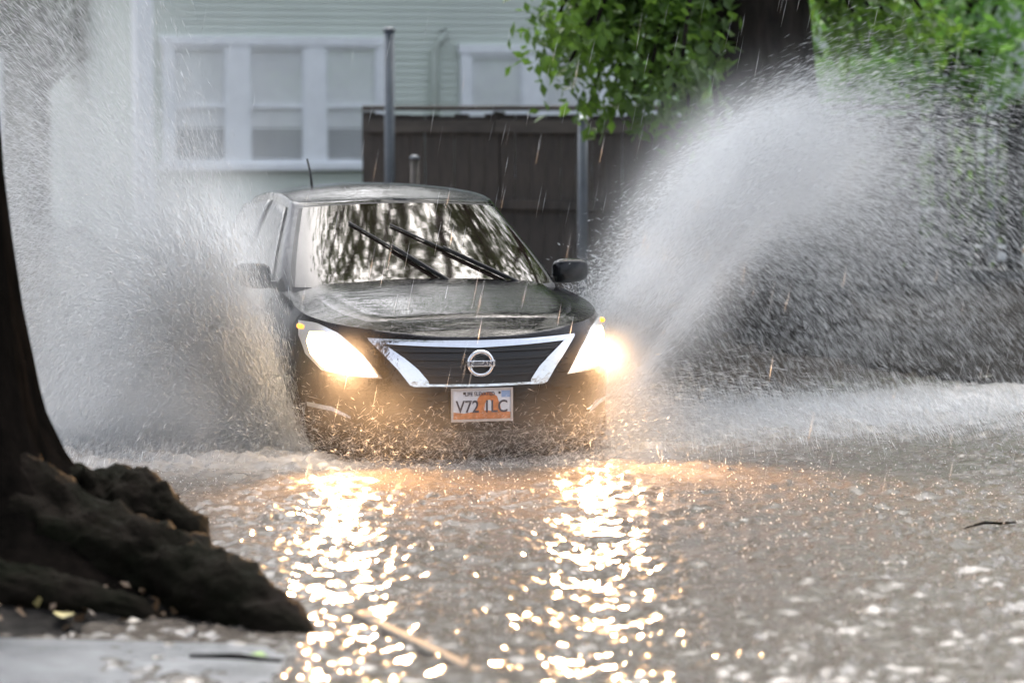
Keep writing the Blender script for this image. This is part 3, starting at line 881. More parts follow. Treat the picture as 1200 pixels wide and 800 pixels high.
def cap_pt(k, c):
    x, y, z = body_pt(k, 1.0)
    y0 = OUT[k][1]
    e = crown_h(y0) * (1 - c ** 2.4)
    # raised shoulders of the bonnet
    e += 0.012 * math.exp(-((abs(c) - 0.72) / 0.13) ** 2) * lerp_tab([(0, 0), (0.25, 1), (1.3, 1), (1.5, 0)], y0)
    return (x * c, y, z + e)
vs = [0, 0.03, 0.08, 0.16, 0.25, 0.34, 0.43, 0.52, 0.61, 0.70, 0.78, 0.85, 0.91, 0.955, 0.985, 1.0]
cs = [0.985, 0.95, 0.88, 0.78, 0.66, 0.52, 0.36, 0.18, 0.0]
def mirrored_shell(rows):
    """rows over the half outline -> full mesh mirrored in x"""
    v, f = [], []
    nk = len(rows[0])
    for r in rows: v.extend(r)
    for j in range(len(rows) - 1):
        for i in range(nk - 1):
            a = j * nk + i
            f.append((a, a + 1, a + nk + 1, a + nk))
    bm = bmesh.new()
    bv = [bm.verts.new(p) for p in v] 
    bm2 = [bm.verts.new((-p[0], p[1], p[2])) for p in v]
    for q in f:
        try: bm.faces.new([bv[i] for i in q])
        except ValueError: pass
        try: bm.faces.new([bm2[i] for i in reversed(q)])
        except ValueError: pass
    bmesh.ops.remove_doubles(bm, verts=bm.verts, dist=0.0006)
    bmesh.ops.dissolve_degenerate(bm, edges=bm.edges, dist=0.0004)
    return bm
rows = [[(0.0, body_pt(k, 0)[1], 0.165) for k in range(len(OUT))]]
rows += [[body_pt(k, v) for k in range(len(OUT))] for v in vs]
rows += [[cap_pt(k, c) for k in range(len(OUT))] for c in cs]
bm = mirrored_shell(rows)
bmesh.ops.holes_fill(bm, edges=bm.edges, sides=0)
bmesh.ops.recalc_face_normals(bm, faces=bm.faces)
me = bpy.data.meshes.new('body'); bm.to_mesh(me); bm.free()
me.polygons.foreach_set('use_smooth', [True] * len(me.polygons)); me.materials.append(M_paint); me.materials.append(M_plastic)
body = bpy.data.objects.new('body', me); link(body)
# wheel arches cut out of the body
WHY, WHR = (0.83, 3.43), 0.305
cut = MB()
for y in WHY:
    for sx in (-1, 1):
        pts = [(sx * 0.60, y, 0.31), (sx * 1.0, y, 0.31)]
        cut.tube(pts, 0.355, 36)
cutter = cut.build('cutter', M_plastic, None, fix=True)
bo = body.modifiers.new('arch', 'BOOLEAN'); bo.operation = 'DIFFERENCE'; bo.object = cutter; bo.solver = 'EXACT'
bpy.context.view_layer.update()
dg = bpy.context.evaluated_depsgraph_get()
new = bpy.data.meshes.new_from_object(body.evaluated_get(dg))
body.modifiers.clear()
if len(new.polygons) > 500: body.data = new
bpy.data.objects.remove(cutter)
body.parent = car
for p_ in body.data.polygons: p_.use_smooth = True
es = body.modifiers.new('es', 'EDGE_SPLIT'); es.split_angle = R(38)

# bonnet panel, laid just above the body with an open shut line
hood_rows = []
ks = [k for k in range(len(OUT)) if 0.15 <= OUT[k][1] <= 1.13]
for k in ks:
    cm = 0.86
    row = []
    for i in range(-12, 13):
        c = i / 12 * cm
        x, y, z = cap_pt(k, abs(c))
        lip = 0.006 if abs(i) < 12 else -0.004
        if k in (ks[0],): lip = -0.004
        row.append((math.copysign(x, c) if c else 0.0, y, z + lip))
    hood_rows.append(row)
hood = face_to(MB().grid(hood_rows).build('bonnet', M_paint, car, smooth=True), (0, 0, 1))
hood.modifiers.new('sub', 'SUBSURF').render_levels = 1

# cabin
def cab(v):
    return dict(z=0.95 + (1.405 - 0.95) * v, yf=1.00 + (1.80 - 1.00) * (v ** 1.06), yr=4.02 - (4.02 - 3.42) * v ** 1.3,
                w=0.775 - 0.205 * v ** 1.25, lf=0.36 - 0.14 * v, lr=0.40 - 0.15 * v)
CN = 2.7
def cab_outline():
    pts = []
    for i in range(20): pts.append(('f', (i / 20) * math.pi / 2))
    for i in range(22): pts.append(('s', i / 22))
    for i in range(15): pts.append(('r', (i / 14) * math.pi / 2))
    return pts
CO = cab_outline()
def cab_pt(k, v, off=0.0):
    d = cab(v); kind, a = CO[k]
    w_ = d['w'] + off
    if kind == 'f': x = w_ * math.sin(a) ** (2 / CN); y = d['yf'] - off + d['lf'] * (1 - math.cos(a) ** (2 / CN))
    elif kind == 's': x = w_; y = d['yf'] + d['lf'] + (d['yr'] - d['lr'] - d['yf'] - d['lf']) * a
    else: x = w_ * math.cos(a) ** (2 / CN); y = d['yr'] - d['lr'] + (d['lr'] + off) * math.sin(a) ** (2 / CN)
    z = d['z'] + off * 0.5
    z += 0.028 * v * (1 - min(1, abs(x) / d['w']) ** 2.0)          # header bow
    z += 0.055 * v * (smooth(1.7, 2.4, y) * (1 - smooth(2.6, 3.5, y)))  # roof rail rises over the doors
    return (x, y, z)
def screen_pt(x, v, off=0.0):
    d = cab(v); r = min(0.999, abs(x) / d['w'])
    y = d['yf'] + d['lf'] * (1 - (1 - r ** CN) ** (1 / CN)) - off * 0.5
    z = d['z'] + 0.028 * v * (1 - r ** 2) + off
    return Vector((x, y, z))
vv = [-0.12, 0, 0.1, 0.22, 0.35, 0.48, 0.6, 0.72, 0.83, 0.92, 0.97, 1.0]
rows = [[cab_pt(k, max(v, 0)) if v >= 0 else tuple(np.array(cab_pt(k, 0)) + np.array((0, 0, -0.08))) for k in range(len(CO))] for v in vv]
def roof_pt(k, c):
    x, y, z = cab_pt(k, 1.0)
    yy = y
    e = 0.050 * (1 - c ** 2.2) * smooth(1.78, 2.3, y) * (1 - smooth(2.9, 3.45, y))
    e += 0.006 * (1 - c)
    return (x * c, yy, z + e)
rows += [[roof_pt(k, c) for k in range(len(CO))] for c in (0.97, 0.9, 0.8, 0.65, 0.45, 0.22, 0.0)]
bm = mirrored_shell(rows)
bmesh.ops.recalc_face_normals(bm, faces=bm.faces)
me = bpy.data.meshes.new('cabin'); bm.to_mesh(me); bm.free()
me.polygons.foreach_set('use_smooth', [True] * len(me.polygons)); me.materials.append(M_paint)
cabin = link(bpy.data.objects.new('cabin', me), car)

# windscreen and its seal
def glass_sheet(name, x_at, v0, v1, off, mt, nu=40, nv=14, skirt=True):
    rows = []
    for j in range(nv + 1):
        v = v0 + (v1 - v0) * j / nv
        rows.append([screen_pt(x_at(v) * (2 * i / nu - 1), v, off) for i in range(nu + 1)])
    return face_to(MB().grid(rows).build(name, mt, car, smooth=True), (0, -1, 1))
glass_sheet('windscreen', lambda v: cab(v)['w'] * 0.915, 0.075, 0.945, 0.010, M_cglass)
glass_sheet('windscreen_seal', lambda v: cab(v)['w'] * 0.945, 0.045, 0.968, 0.006, M_rubber)
# side windows, each its own pane, and the rear window
def side_pane(y0, y1, v0, v1, sx, name='side_window', tri=0):
    rows = []
    for j in range(9):
        v = v0 + (v1 - v0) * j / 8
        d = cab(v)
        lo = y0 + (0.62 * (v - v0) if tri > 0 else 0); hi = y1 - (0.75 * (v - v0) if tri < 0 else 0)
        row = []
        for i in range(11):
            y = lo + (hi - lo) * i / 10
            a = (y - d['yf'] - d['lf'])
            x = d['w']
            if a < 0:
                q = min(1, -a / d['lf']); x = d['w'] * (1 - q ** CN) ** (1 / CN)
            z = d['z'] + 0.055 * v * (smooth(1.7, 2.4, y) * (1 - smooth(2.6, 3.5, y)))
            row.append((sx * (x + 0.006), y, z))
        rows.append(row)
    o = face_to(MB().grid(rows).build(name, M_sglass, car, smooth=True), (sx, 0, 0))
    m = o.modifiers.new('solid', 'SOLIDIFY'); m.thickness = 0.004; m.offset = 1
    return o
for sx in (-1, 1):
    side_pane(1.52, 2.42, 0.12, 0.92, sx, tri=1)
    side_pane(2.49, 3.40, 0.12, 0.92, sx)
    side_pane(3.44, 3.72, 0.12, 0.80, sx, 'quarter_window', tri=-1)
rows = []
for j in range(9):
    v = 0.12 + 0.80 * j / 8; d = cab(v); row = []
    for i in range(25):
        x = d['w'] * 0.86 * (2 * i / 24 - 1); r = abs(x) / d['w']
        y = d['yr'] - d['lr'] + d['lr'] * (1 - r ** CN) ** (1 / CN)
        row.append((x, y + 0.008, d['z'] + 0.028 * v * (1 - r * r) + 0.006))
    rows.append(row)
face_to(MB().grid(rows).build('rear_window', M_cglass, car, smooth=True), (0, 1, 1))

# draped patches on the nose
def patch(name, lower, upper, nu, nv, off, depth, mt, parent=None, sx=1):
    """skin between two (x, z) chains, lying on the nose, with a skirt running back into it"""
    def sample(ch, t_):
        ch = [Vector(p) for p in ch]
        ls = [0]
        for a, b in zip(ch[:-1], ch[1:]): ls.append(ls[-1] + (b - a).length)
        s = t_ * ls[-1]
        for i in range(len(ch) - 1):
            if s <= ls[i + 1] + 1e-9:
                return ch[i].lerp(ch[i + 1], (s - ls[i]) / max(1e-9, ls[i + 1] - ls[i]))
        return ch[-1]
    rows = []
    for j in range(nv + 1):
        row = []
        for i in range(nu + 1):
            p = sample(lower, i / nu).lerp(sample(upper, i / nu), j / nv)
            row.append(Vector((sx * p.x, front_y(p.x, p.y) - off, p.y)))
        rows.append(row)
    mb = MB().grid(rows)
    ring = [r for r in rows[0]] + [rows[j][-1] for j in range(1, nv + 1)] + rows[-1][-2::-1] + [rows[j][0] for j in range(nv - 1, 0, -1)]
    mb.grid([ring, [p + Vector((0, depth, 0)) for p in ring]], close=True)
    return mb.build(name, mt, parent or car, smooth=False, fix=True)

for sx in (-1, 1):
    hl = patch('headlight', [(0.475, 0.600), (0.60, 0.607), (0.735, 0.628), (0.79, 0.70), (0.806, 0.79)], [(0.485, 0.612), (0.56, 0.715), (0.655, 0.815), (0.74, 0.860), (0.795, 0.862)], 20, 8, 0.004, 0.03, M_hous, sx=sx)
    for p_ in hl.data.polygons: p_.use_smooth = True
    lens = patch('lamp_lens', [(0.50, 0.611), (0.60, 0.618), (0.728, 0.640), (0.772, 0.70), (0.783, 0.765)], [(0.508, 0.622), (0.57, 0.708), (0.648, 0.790), (0.715, 0.818), (0.768, 0.812)], 18, 6, 0.010, 0.01, M_lens, hl, sx=sx)
    yl = front_y(0.68, 0.70)
    bulb = MB()
    c0 = Vector((sx * 0.672, front_y(0.672, 0.70) - 0.014, 0.70))
    bulb.tube([c0 + Vector((0, 0.03, 0)), c0, c0 + Vector((0, -0.012, 0)), c0 + Vector((0, -0.018, 0))], [0.062, 0.060, 0.045, 0.004], 20)
    bulb.build('bulb', M_core, hl, smooth=True)
    c0 = Vector((sx * 0.800, front_y(0.790, 0.835) + 0.012, 0.835))
    bulb = MB(); bulb.tube([c0 + Vector((0, 0.01, 0)), c0 + Vector((0, -0.014, 0)), c0 + Vector((0, -0.022, 0))], [0.013, 0.012, 0.003], 12)
    bulb.build('amber_marker', M_amber, hl, smooth=True)
    # the lamp's own beam
    sd = bpy.data.lights.new('headlight_beam', 'SPOT')
    sd.energy = 480; sd.color = (1.0, 0.56, 0.26); sd.spot_size = R(100); sd.spot_blend = 1.0; sd.shadow_soft_size = 0.06
    so = link(bpy.data.objects.new('headlight_beam', sd), hl)
    so.location = (sx * 0.66, front_y(0.66, 0.70) - 0.08, 0.70)
    so.rotation_euler = (R(90 - 4), 0, R(180))
    # fog lamp pocket
    fg = patch('fog_lamp_surround', [(0.58, 0.335), (0.68, 0.33), (0.77, 0.345)], [(0.62, 0.40), (0.70, 0.435), (0.785, 0.445)], 10, 4, 0.003, 0.02, M_plastic, sx=sx)
    patch('trim', [(0.62, 0.397), (0.70, 0.43), (0.787, 0.440)], [(0.618, 0.408), (0.70, 0.452), (0.789, 0.462)], 10, 2, 0.012, 0.012, M_chrome, fg, sx=sx)

# grille: dark mesh, slats, bright V shaped surround
gr = patch('grille', [(-0.265, 0.575), (0, 0.570), (0.265, 0.575)], [(-0.475, 0.775), (0, 0.755), (0.475, 0.775)], 24, 6, 0.004, 0.012, M_plastic)
for i, z in enumerate((0.612, 0.652, 0.692, 0.732)):
    hw = 0.265 + (z - 0.575) / 0.2 * 0.20
    patch('slat', [(-hw, z), (0, z - 0.006), (hw, z)], [(-hw - .01, z + 0.012), (0, z + 0.006), (hw + .01, z + 0.012)], 20, 1, 0.016, 0.012, M_plastic, gr)
patch('chrome_top_bar', [(-0.512, 0.772), (-0.25, 0.758), (0, 0.748), (0.25, 0.758), (0.512, 0.772)], [(-0.535, 0.798), (-0.25, 0.787), (0, 0.784), (0.25, 0.787), (0.535, 0.798)], 30, 3, 0.018, 0.02, M_chrome, gr)
patch('chrome_lower_bar', [(-0.262, 0.563), (0, 0.558), (0.262, 0.563)], [(-0.262, 0.574), (0, 0.570), (0.262, 0.574)], 20, 1, 0.018, 0.015, M_chrome, gr)
for sx in (-1, 1):
    patch('chrome_leg', [(0.258, 0.562), (0.345, 0.562), (0.405, 0.645), (0.535, 0.792)], [(0.262, 0.588), (0.31, 0.648), (0.37, 0.70), (0.475, 0.779)], 16, 3, 0.022, 0.02, M_chrome, gr, sx=sx)
patch('lower_intake', [(-0.46, 0.245), (0, 0.235), (0.46, 0.245)], [(-0.52, 0.345), (0, 0.335), (0.52, 0.345)], 24, 3, 0.004, 0.012, M_plastic)

# badge
bz, by = 0.672, front_y(0, 0.672) - 0.034
bd_ = empty('badge', (0, by, bz), parent=car)
mb = MB(); n = 40
pts = [Vector((0.060 * math.cos(2 * math.pi * i / n), 0, 0.058 * math.sin(2 * math.pi * i / n))) for i in range(n)]
rows = []
for p in pts + [pts[0]]:
    u = p.normalized()
    rows.append([p + u * 0.0095 * math.cos(a) + Vector((0, 0.007, 0)) * math.sin(a) for a in np.linspace(0, 2 * math.pi, 9)])
mb.grid(rows); mb.build('ring', M_chrome, bd_, smooth=True, fix=True)
nb_ = MB().box((-0.072, -0.010, -0.0155), (0.072, 0.006, 0.0155)).build('name_bar', M_chrome, bd_, bevel=0.003)
def text_mesh(name, s, size, mt, parent, loc, width=None, depth=0.0015, bold=0.0):
    cu = bpy.data.curves.new(name, 'FONT'); cu.body = s; cu.size = size; cu.extrude = depth; cu.align_x = 'CENTER'; cu.align_y = 'CENTER'; cu.offset = bold
    tmp = bpy.data.objects.new(name + '_tmp', cu); COL.objects.link(tmp)
    bpy.context.view_layer.update()
    me_ = bpy.data.meshes.new_from_object(tmp.evaluated_get(bpy.context.evaluated_depsgraph_get()))
    bpy.data.objects.remove(tmp)
    xs = [v.co.x for v in me_.vertices]; sc = (width / (max(xs) - min(xs))) if width else 1
    for v in me_.vertices:
        x, y, z = v.co; v.co = (x * sc, -z, y)
    me_.materials.clear(); me_.materials.append(mt)
    o = link(bpy.data.objects.new(name, me_), parent); o.location = loc
    return o
text_mesh('lettering', 'NISSAN', 0.026, M_plate_t, nb_, (0, -0.0112, 0), width=0.118, bold=0.0006)

# number plate
pz = 0.470; py_ = front_y(0, pz) - 0.028
pl = MB().box((-0.1525, 0, -0.0775), (0.1525, 0.006, 0.0775)).build('number_plate', M_plate, car, bevel=0.006)
pl.location = (0, py_, pz)
mb = MB()
fr = []
for (x0, z0, x1, z1) in ((-0.158, -0.083, 0.158, -0.072), (-0.158, 0.072, 0.158, 0.083), (-0.158, -0.0715, -0.147, 0.0715), (0.147, -0.0715, 0.158, 0.0715)):
    mb.box((x0, -0.006, z0), (x1, -0.001, z1))
mb.build('plate_frame', M_alloy, pl)
# orange rock arch printed on the plate
mb = MB()
out_ = [(-0.045, -0.07), (-0.030, -0.02), (-0.022, 0.03), (0.0, 0.058), (0.045, 0.062), (0.078, 0.040), (0.095, -0.01), (0.105, -0.07)]
inn_ = [(0.005, -0.07), (0.012, -0.03), (0.016, 0.005), (0.026, 0.022), (0.042, 0.024), (0.052, 0.008), (0.058, -0.03), (0.060, -0.07)]
mb.grid([[(x, -0.0012, z) for x, z in out_], [(x, -0.0012, z) for x, z in inn_]])
mb.grid([[(-0.146, -0.0009, -0.071), (-0.09, -0.0009, -0.071), (0.0, -0.0009, -0.071), (0.146, -0.0009, -0.071)], [(-0.146, -0.0009, -0.035), (-0.09, -0.0009, -0.042), (0, -0.0009, -0.028), (0.146, -0.0009, -0.038)]])
mb.build('printed_arch', M_plate_o, pl)
MB().box((0.100, -0.0010, 0.035), (0.145, -0.0006, 0.068)).build('sticker', M_plate_b, pl)
text_mesh('plate_lettering', 'V72 1LC', 0.085, M_plate_t, pl, (0, -0.0018, -0.012), width=0.265, depth=0.0005, bold=0.0012)
text_mesh('plate_motto', 'LIFE ELEVATED', 0.026, M_plate_t, pl, (-0.01, -0.0018, 0.053), width=0.15, depth=0.0005, bold=0.0006)
for x in (-0.09, 0.09):
    mb = MB(); mb.tube([(x, 0, 0.058), (x, -0.004, 0.058)], 0.006, 10); mb.build('bolt', M_plastic, pl)

# mirrors
for sx in (-1, 1):
    rows = []
    for j in range(13):
        a = math.pi * j / 12
        row = []
        for i in range(20):
            th = 2 * math.pi * i / 20
            e = lambda c, n_: math.copysign(abs(c) ** n_, c)
            rx, ry, rz_ = 0.098, 0.065, 0.068
            s_ = e(math.sin(a), 0.55)
            row.append((sx * (0.885 + rx * e(-math.cos(a), 0.6)), 1.46 + ry * s_ * e(math.cos(th), 0.6), 1.045 + 0.008 * -math.cos(a) + rz_ * s_ * e(math.sin(th), 0.6) * (1 - 0.12 * -math.cos(a))))
        rows.append(row)
    mi = MB().grid(rows, close=True).build('wing_mirror', M_paint, car, smooth=True, fix=True)
    MB().box((min(sx * 0.74, sx * 0.80), 1.44, 0.975), (max(sx * 0.74, sx * 0.80), 1.50, 1.015)).build('stalk', M_plastic, mi, bevel=0.008)

# wipers, caught half way up the screen
def wiper(xp, xt, vt, lead=0.07):
    a = screen_pt(xp, 0.02, 0.02); t_ = screen_pt(xt, vt, 0.022)
    wp = MB()
    n_ = 9
    arm = []
    for i in range(n_):
        q = i / (n_ - 1)
        x = xp + (xt - xp) * q * 0.62; v = 0.02 + (vt - 0.02) * q * 0.62
        arm.append(screen_pt(x, v, 0.030))
    wp.tube(arm, [0.009 - 0.004 * i / n_ for i in range(n_)], 8)
    o = wp.build('wiper', M_rubber, car, smooth=True)
    bl = MB(); pts = []
    for i in range(13):
        q = 0.16 + 0.84 * i / 12
        pts.append(screen_pt(xp + (xt - xp) * q, 0.02 + (vt - 0.02) * q, 0.018))
    bl.tube(pts, 0.0065, 6); bl.build('blade', M_rubber, o, smooth=True)
    hub = MB(); hub.tube([a + Vector((0, 0, -0.03)), a + Vector((0, -0.006, 0.018))], 0.017, 12); hub.build('pivot', M_plastic, o)
wiper(0.15, -0.33, 0.74)
wiper(0.53, -0.11, 0.70)
# cowl under the screen
rows = []
for j, v in enumerate((-0.01, 0.03, 0.055)):
    rows.append([screen_pt(cab(0)['w'] * 0.93 * (2 * i / 30 - 1), max(v, 0), 0.012 + 0.004 * j) + Vector((0, 0, min(v, 0) * 0.4)) for i in range(31)])
face_to(MB().grid(rows).build('cowl', M_plastic, car, smooth=True), (0, -1, 1))
# aerial
mb = MB(); mb.tube([(-0.27, 3.02, 1.47), (-0.275, 3.04, 1.60), (-0.315, 3.10, 1.66)], [0.008, 0.006, 0.004], 8)
mb.v = []; mb.f = []
mb.tube([(-0.255, 3.00, 1.45), (-0.262, 3.03, 1.56), (-0.275, 3.06, 1.645)], [0.009, 0.007, 0.006], 8)
mb.build('aerial', M_rubber, car, smooth=True)
# doors: shut lines and handles
for sx in (-1, 1):
    for y0, y1 in ((1.40, 2.42), (2.45, 3.30)):
        mb = MB()
        for y in (y0, y1):
            pts = [(sx * (half_w(z) + 0.0015), y, z) for z in np.linspace(0.27, 0.93, 10)]
            mb.tube(pts, 0.004, 5)
        d_ = mb.build('door', M_rubber, car)
        mb = MB(); yh = y1 - 0.20
        mb.tube([(sx * (half_w(0.86) + .002), yh, 0.86), (sx * (half_w(0.86) + .032), yh + 0.03, 0.862), (sx * (half_w(0.86) + .032), yh + 0.13, 0.866), (sx * (half_w(0.86) + .002), yh + 0.16, 0.868)], 0.011, 8)
        mb.build('handle', M_chrome, d_, smooth=True)
    # tail lamp
    rows = []
    for j in range(5):
        z = 0.80 + 0.17 * j / 4
        rows.append([(sx * (half_w(z) + 0.004) * math.cos(a) ** (2 / 3.0), 3.77 + 0.70 * math.sin(a) ** (2 / 3.0) - lerp_tab([(0.5, 0.0), (0.8, 0.03), (1.05, 0.08)], z) * math.sin(a) ** (2 / 3.0), z) for a in np.linspace(0.25, 1.1, 10)])
    face_to(MB().grid(rows).build('tail_light', M_tail, car, smooth=True), (sx, 0.6, 0))

# wheels
def wheel(x, y, sx):
    wroot = empty('wheel', (x, y, 0.30), parent=car)
    prof = [(0.0, 0.195), (-0.0, 0.235), (0.012, 0.275), (0.03, 0.296), (0.06, 0.302), (0.13, 0.302), (0.16, 0.296), (0.178, 0.275), (0.19, 0.235), (0.19, 0.195)]
    rows = [[(-sx * px_, r * math.cos(a), r * math.sin(a)) for a in np.linspace(0, 2 * math.pi, 48, endpoint=False)] for px_, r in prof]
    MB().grid(rows, close=True).build('tyre', M_rubber, wroot, smooth=True, fix=True)
    rim = MB()
    rows = [[(-sx * px_, r * math.cos(a), r * math.sin(a)) for a in np.linspace(0, 2 * math.pi, 40, endpoint=False)] for px_, r in ((0.004, 0.20), (-0.002, 0.188), (0.02, 0.178), (0.10, 0.175))]
    rim.grid(rows, close=True)
    for k in range(8):
        Mr = Matrix.Rotation(k * math.pi / 4, 4, 'X')
        rim.box((min(-sx * 0.0, -sx * 0.035), -0.018, 0.02), (max(-sx * 0.0, -sx * 0.035), 0.018, 0.185), Mr)
    rim.tube([(-sx * 0.04, 0, 0), (sx * 0.006, 0, 0)], 0.045, 20)
    rim.build('rim', M_alloy, wroot)
for y in WHY:
    for sx in (-1, 1): wheel(sx * 0.83, y, sx)

# ------------------------------------------------------------------ water in the air
def drops(name, pos, vel, wid, ln, mt, label=None, cat=None):
    """each drop a spindle drawn out along its flight"""
    n = len(pos)
    d = vel / np.maximum(np.linalg.norm(vel, axis=1), 1e-6)[:, None]
    ref = RNG.normal(size=(n, 3)); a = np.cross(d, ref); a /= np.linalg.norm(a, axis=1)[:, None]; b = np.cross(d, a)
    wid = wid[:, None]; ln = ln[:, None]
    q = [pos - d * ln * 0.5]
    for k in range(3):
        th = 2 * math.pi * k / 3
        q.append(pos + d * ln * (0.5 if k == 0 else 0.12) + (a * math.cos(th) + b * math.sin(th)) * wid * (0.15 if k == 0 else 0.62))
    v = np.stack(q, 1).reshape(-1, 3)
    i = np.arange(n)[:, None] * 4
    f = np.concatenate([i + np.array([q_]) for q_ in ((0, 2, 1), (0, 3, 2), (0, 1, 3), (1, 2, 3))], 0)
    o = link(bpy.data.objects.new(name, np_mesh(name, v, f, mt, True)))
    tag(o, label, cat, kind='stuff')
    return o

OUTW = np.array([cy, sy, 0.0]); BACK = np.array([-sy, cy, 0.0]); UP = np.array([0, 0, 1.0])
G = 9.81
def fountain(n, side, root_y, vx, vz, t, back, jx=0.06, turb=0.10, clump=0.0, rx=0.80):
    """ballistic spray thrown sideways off a front wheel; back = how fast the car leaves it behind"""
    r0 = np.array(car2w(side * rx, root_y, 0.19))
    pos = r0 + side * OUTW * (vx * t)[:, None] + UP * (vz * t - 0.5 * G * t * t)[:, None] + BACK * (back * t)[:, None]
    pos += RNG.normal(size=(n, 3)) * (jx + turb * t)[:, None]
    vel = side * OUTW * vx[:, None] + UP * (vz - G * t)[:, None] - BACK * 1.2
    vel = vel + RNG.normal(size=(n, 3)) * 0.5
    return pos, vel

def assemble(parts, lo=0.0):
    P = np.concatenate([p for p, v, w_, l in parts]); V = np.concatenate([v for p, v, w_, l in parts])
    Wd = np.concatenate([w_ for p, v, w_, l in parts]); Ln = np.concatenate([l for p, v, w_, l in parts])
    k = P[:, 2] > lo
    return P[k], V[k], Wd[k], Ln[k]

def sizes(n, vel, w0, w1, exp_=0.014, lmin=0.012, lmax=0.085):
    w_ = w0 + (w1 - w0) * RNG.random(n) ** 2.5
    l = np.clip(np.linalg.norm(vel, axis=1) * exp_ * RNG.uniform(0.5, 1.4, n), lmin, lmax)
    return w_, np.maximum(l, w_ * 1.5)

def jets(n, nj, draw, sig):
    """the spray leaves in ropes: each drop belongs to a jet and strays a little from it"""
    jv = draw(nj); wt = RNG.random(nj) ** 1.6 + 0.08
    k = RNG.choice(nj, n, p=wt / wt.sum())
    return [c[k] + RNG.normal(0, s_, n) for c, s_ in zip(jv, sig)] + [RNG.random(nj)[k]]

# right hand plume
parts = []
n = 120000
def draw(m):
    a = np.clip(RNG.normal(3.25, 0.80, m), 0.8, 4.6)
    return a, 2.62 + 0.74 * a + RNG.normal(0, 0.26, m), RNG.normal(3.3, 0.5, m)
vx, vz, bk, ph = jets(n, 420, draw, (0.10, 0.10, 0.10))
t = 1.04 * RNG.random(n) ** 1.35
p, v = fountain(n, 1, 0.7, vx, vz, t, bk, 0.04, 0.055)
w_, l = sizes(n, v, 0.0009, 0.0032); parts.append((p, v, w_, l))
n = 110000                                          # dense rising sheet
def draw(m):
    a = np.clip(RNG.normal(3.15, 0.65, m), 1.0, 4.6)
    return a, 2.90 + 0.78 * a + RNG.normal(0, 0.28, m), RNG.normal(3.2, 0.4, m)
vx, vz, bk, ph = jets(n, 300, draw, (0.10, 0.10, 0.10))
t = 0.52 * RNG.random(n) ** 0.9
p, v = fountain(n, 1, 0.7, vx, vz, t, bk, 0.05, 0.08)
w_, l = sizes(n, v, 0.0009, 0.0034); parts.append((p, v, w_, l))
n = 16000                                           # loose fringe towards the car
def draw(m):
    a = RNG.uniform(0.3, 2.6, m)
    return a, 2.85 + 0.85 * a + RNG.normal(0, 0.28, m), RNG.normal(3.0, 0.5, m)
vx, vz, bk, ph = jets(n, 160, draw, (0.10, 0.10, 0.12))
t = 0.65 * RNG.random(n)
p, v = fountain(n, 1, 0.75, vx, vz, t, bk, 0.04, 0.06)
w_, l = sizes(n, v, 0.0016, 0.0075); parts.append((p, v, w_, l))
n = 42000                                           # low wash
vx = np.abs(RNG.normal(2.4, 1.6, n)); vz = np.abs(RNG.normal(1.1, 0.5, n)); t = RNG.random(n) * 0.9
p, v = fountain(n, 1, 0.5, vx, vz, t, RNG.normal(1.3, 0.8, n), 0.12, 0.18)
p[:, 2] = np.where(p[:, 2] > 0, p[:, 2], np.abs(RNG.normal(0, 0.05, n))); w_, l = sizes(n, v, 0.0010, 0.0032); parts.append((p, v, w_, l))
drops('wheel_splash', *assemble(parts), M_drop, 'tall arching plume of white spray thrown toward the iron fence', 'splash')

# left hand plume
parts = []
n = 225000
def draw(m):
    c = np.clip(RNG.normal(4.0, 0.95, m), 0.8, 6.4)
    return np.maximum(np.clip(RNG.normal(1.5, 0.75, m), 0.2, 4.0), 0.20 * c), c, RNG.normal(1.0, 0.4, m)
vx, vz, bk, ph = jets(n, 300, draw, (0.08, 0.12, 0.12))
t = 0.84 * RNG.random(n)
p, v = fountain(n, -1, 0.55, np.maximum(vx, 0.2), vz, t, bk, 0.05, 0.09, rx=0.87)
w_, l = sizes(n, v, 0.0008, 0.0029); parts.append((p, v, w_, l))
n = 50000                                           # thin high spray
def draw(m):
    return RNG.uniform(1.6, 4.2, m), RNG.uniform(4.6, 8.2, m), RNG.normal(2.4, 0.7, m)
vx, vz, bk, ph = jets(n, 700, draw, (0.12, 0.18, 0.12))
t = 0.12 + 1.15 * RNG.random(n)
p, v = fountain(n, -1, 0.6, vx, vz, t, bk, 0.06, 0.11)
w_, l = sizes(n, v, 0.0009, 0.0032, 0.018); parts.append((p, v, w_, l))
n = 28000
vx = np.abs(RNG.normal(1.8, 1.1, n)); vz = np.abs(RNG.normal(1.2, 0.5, n)); t = RNG.random(n) * 0.7
p, v = fountain(n, -1, 0.45, vx, vz, t, RNG.normal(1.2, 0.6, n), 0.12, 0.15)
p[:, 2] = np.where(p[:, 2] > 0, p[:, 2], np.abs(RNG.normal(0, 0.05, n))); w_, l = sizes(n, v, 0.0010, 0.0032); parts.append((p, v, w_, l))
drops('wheel_splash', *assemble(parts), M_drop, 'dense white burst of spray beside the car and the dark street tree', 'splash')

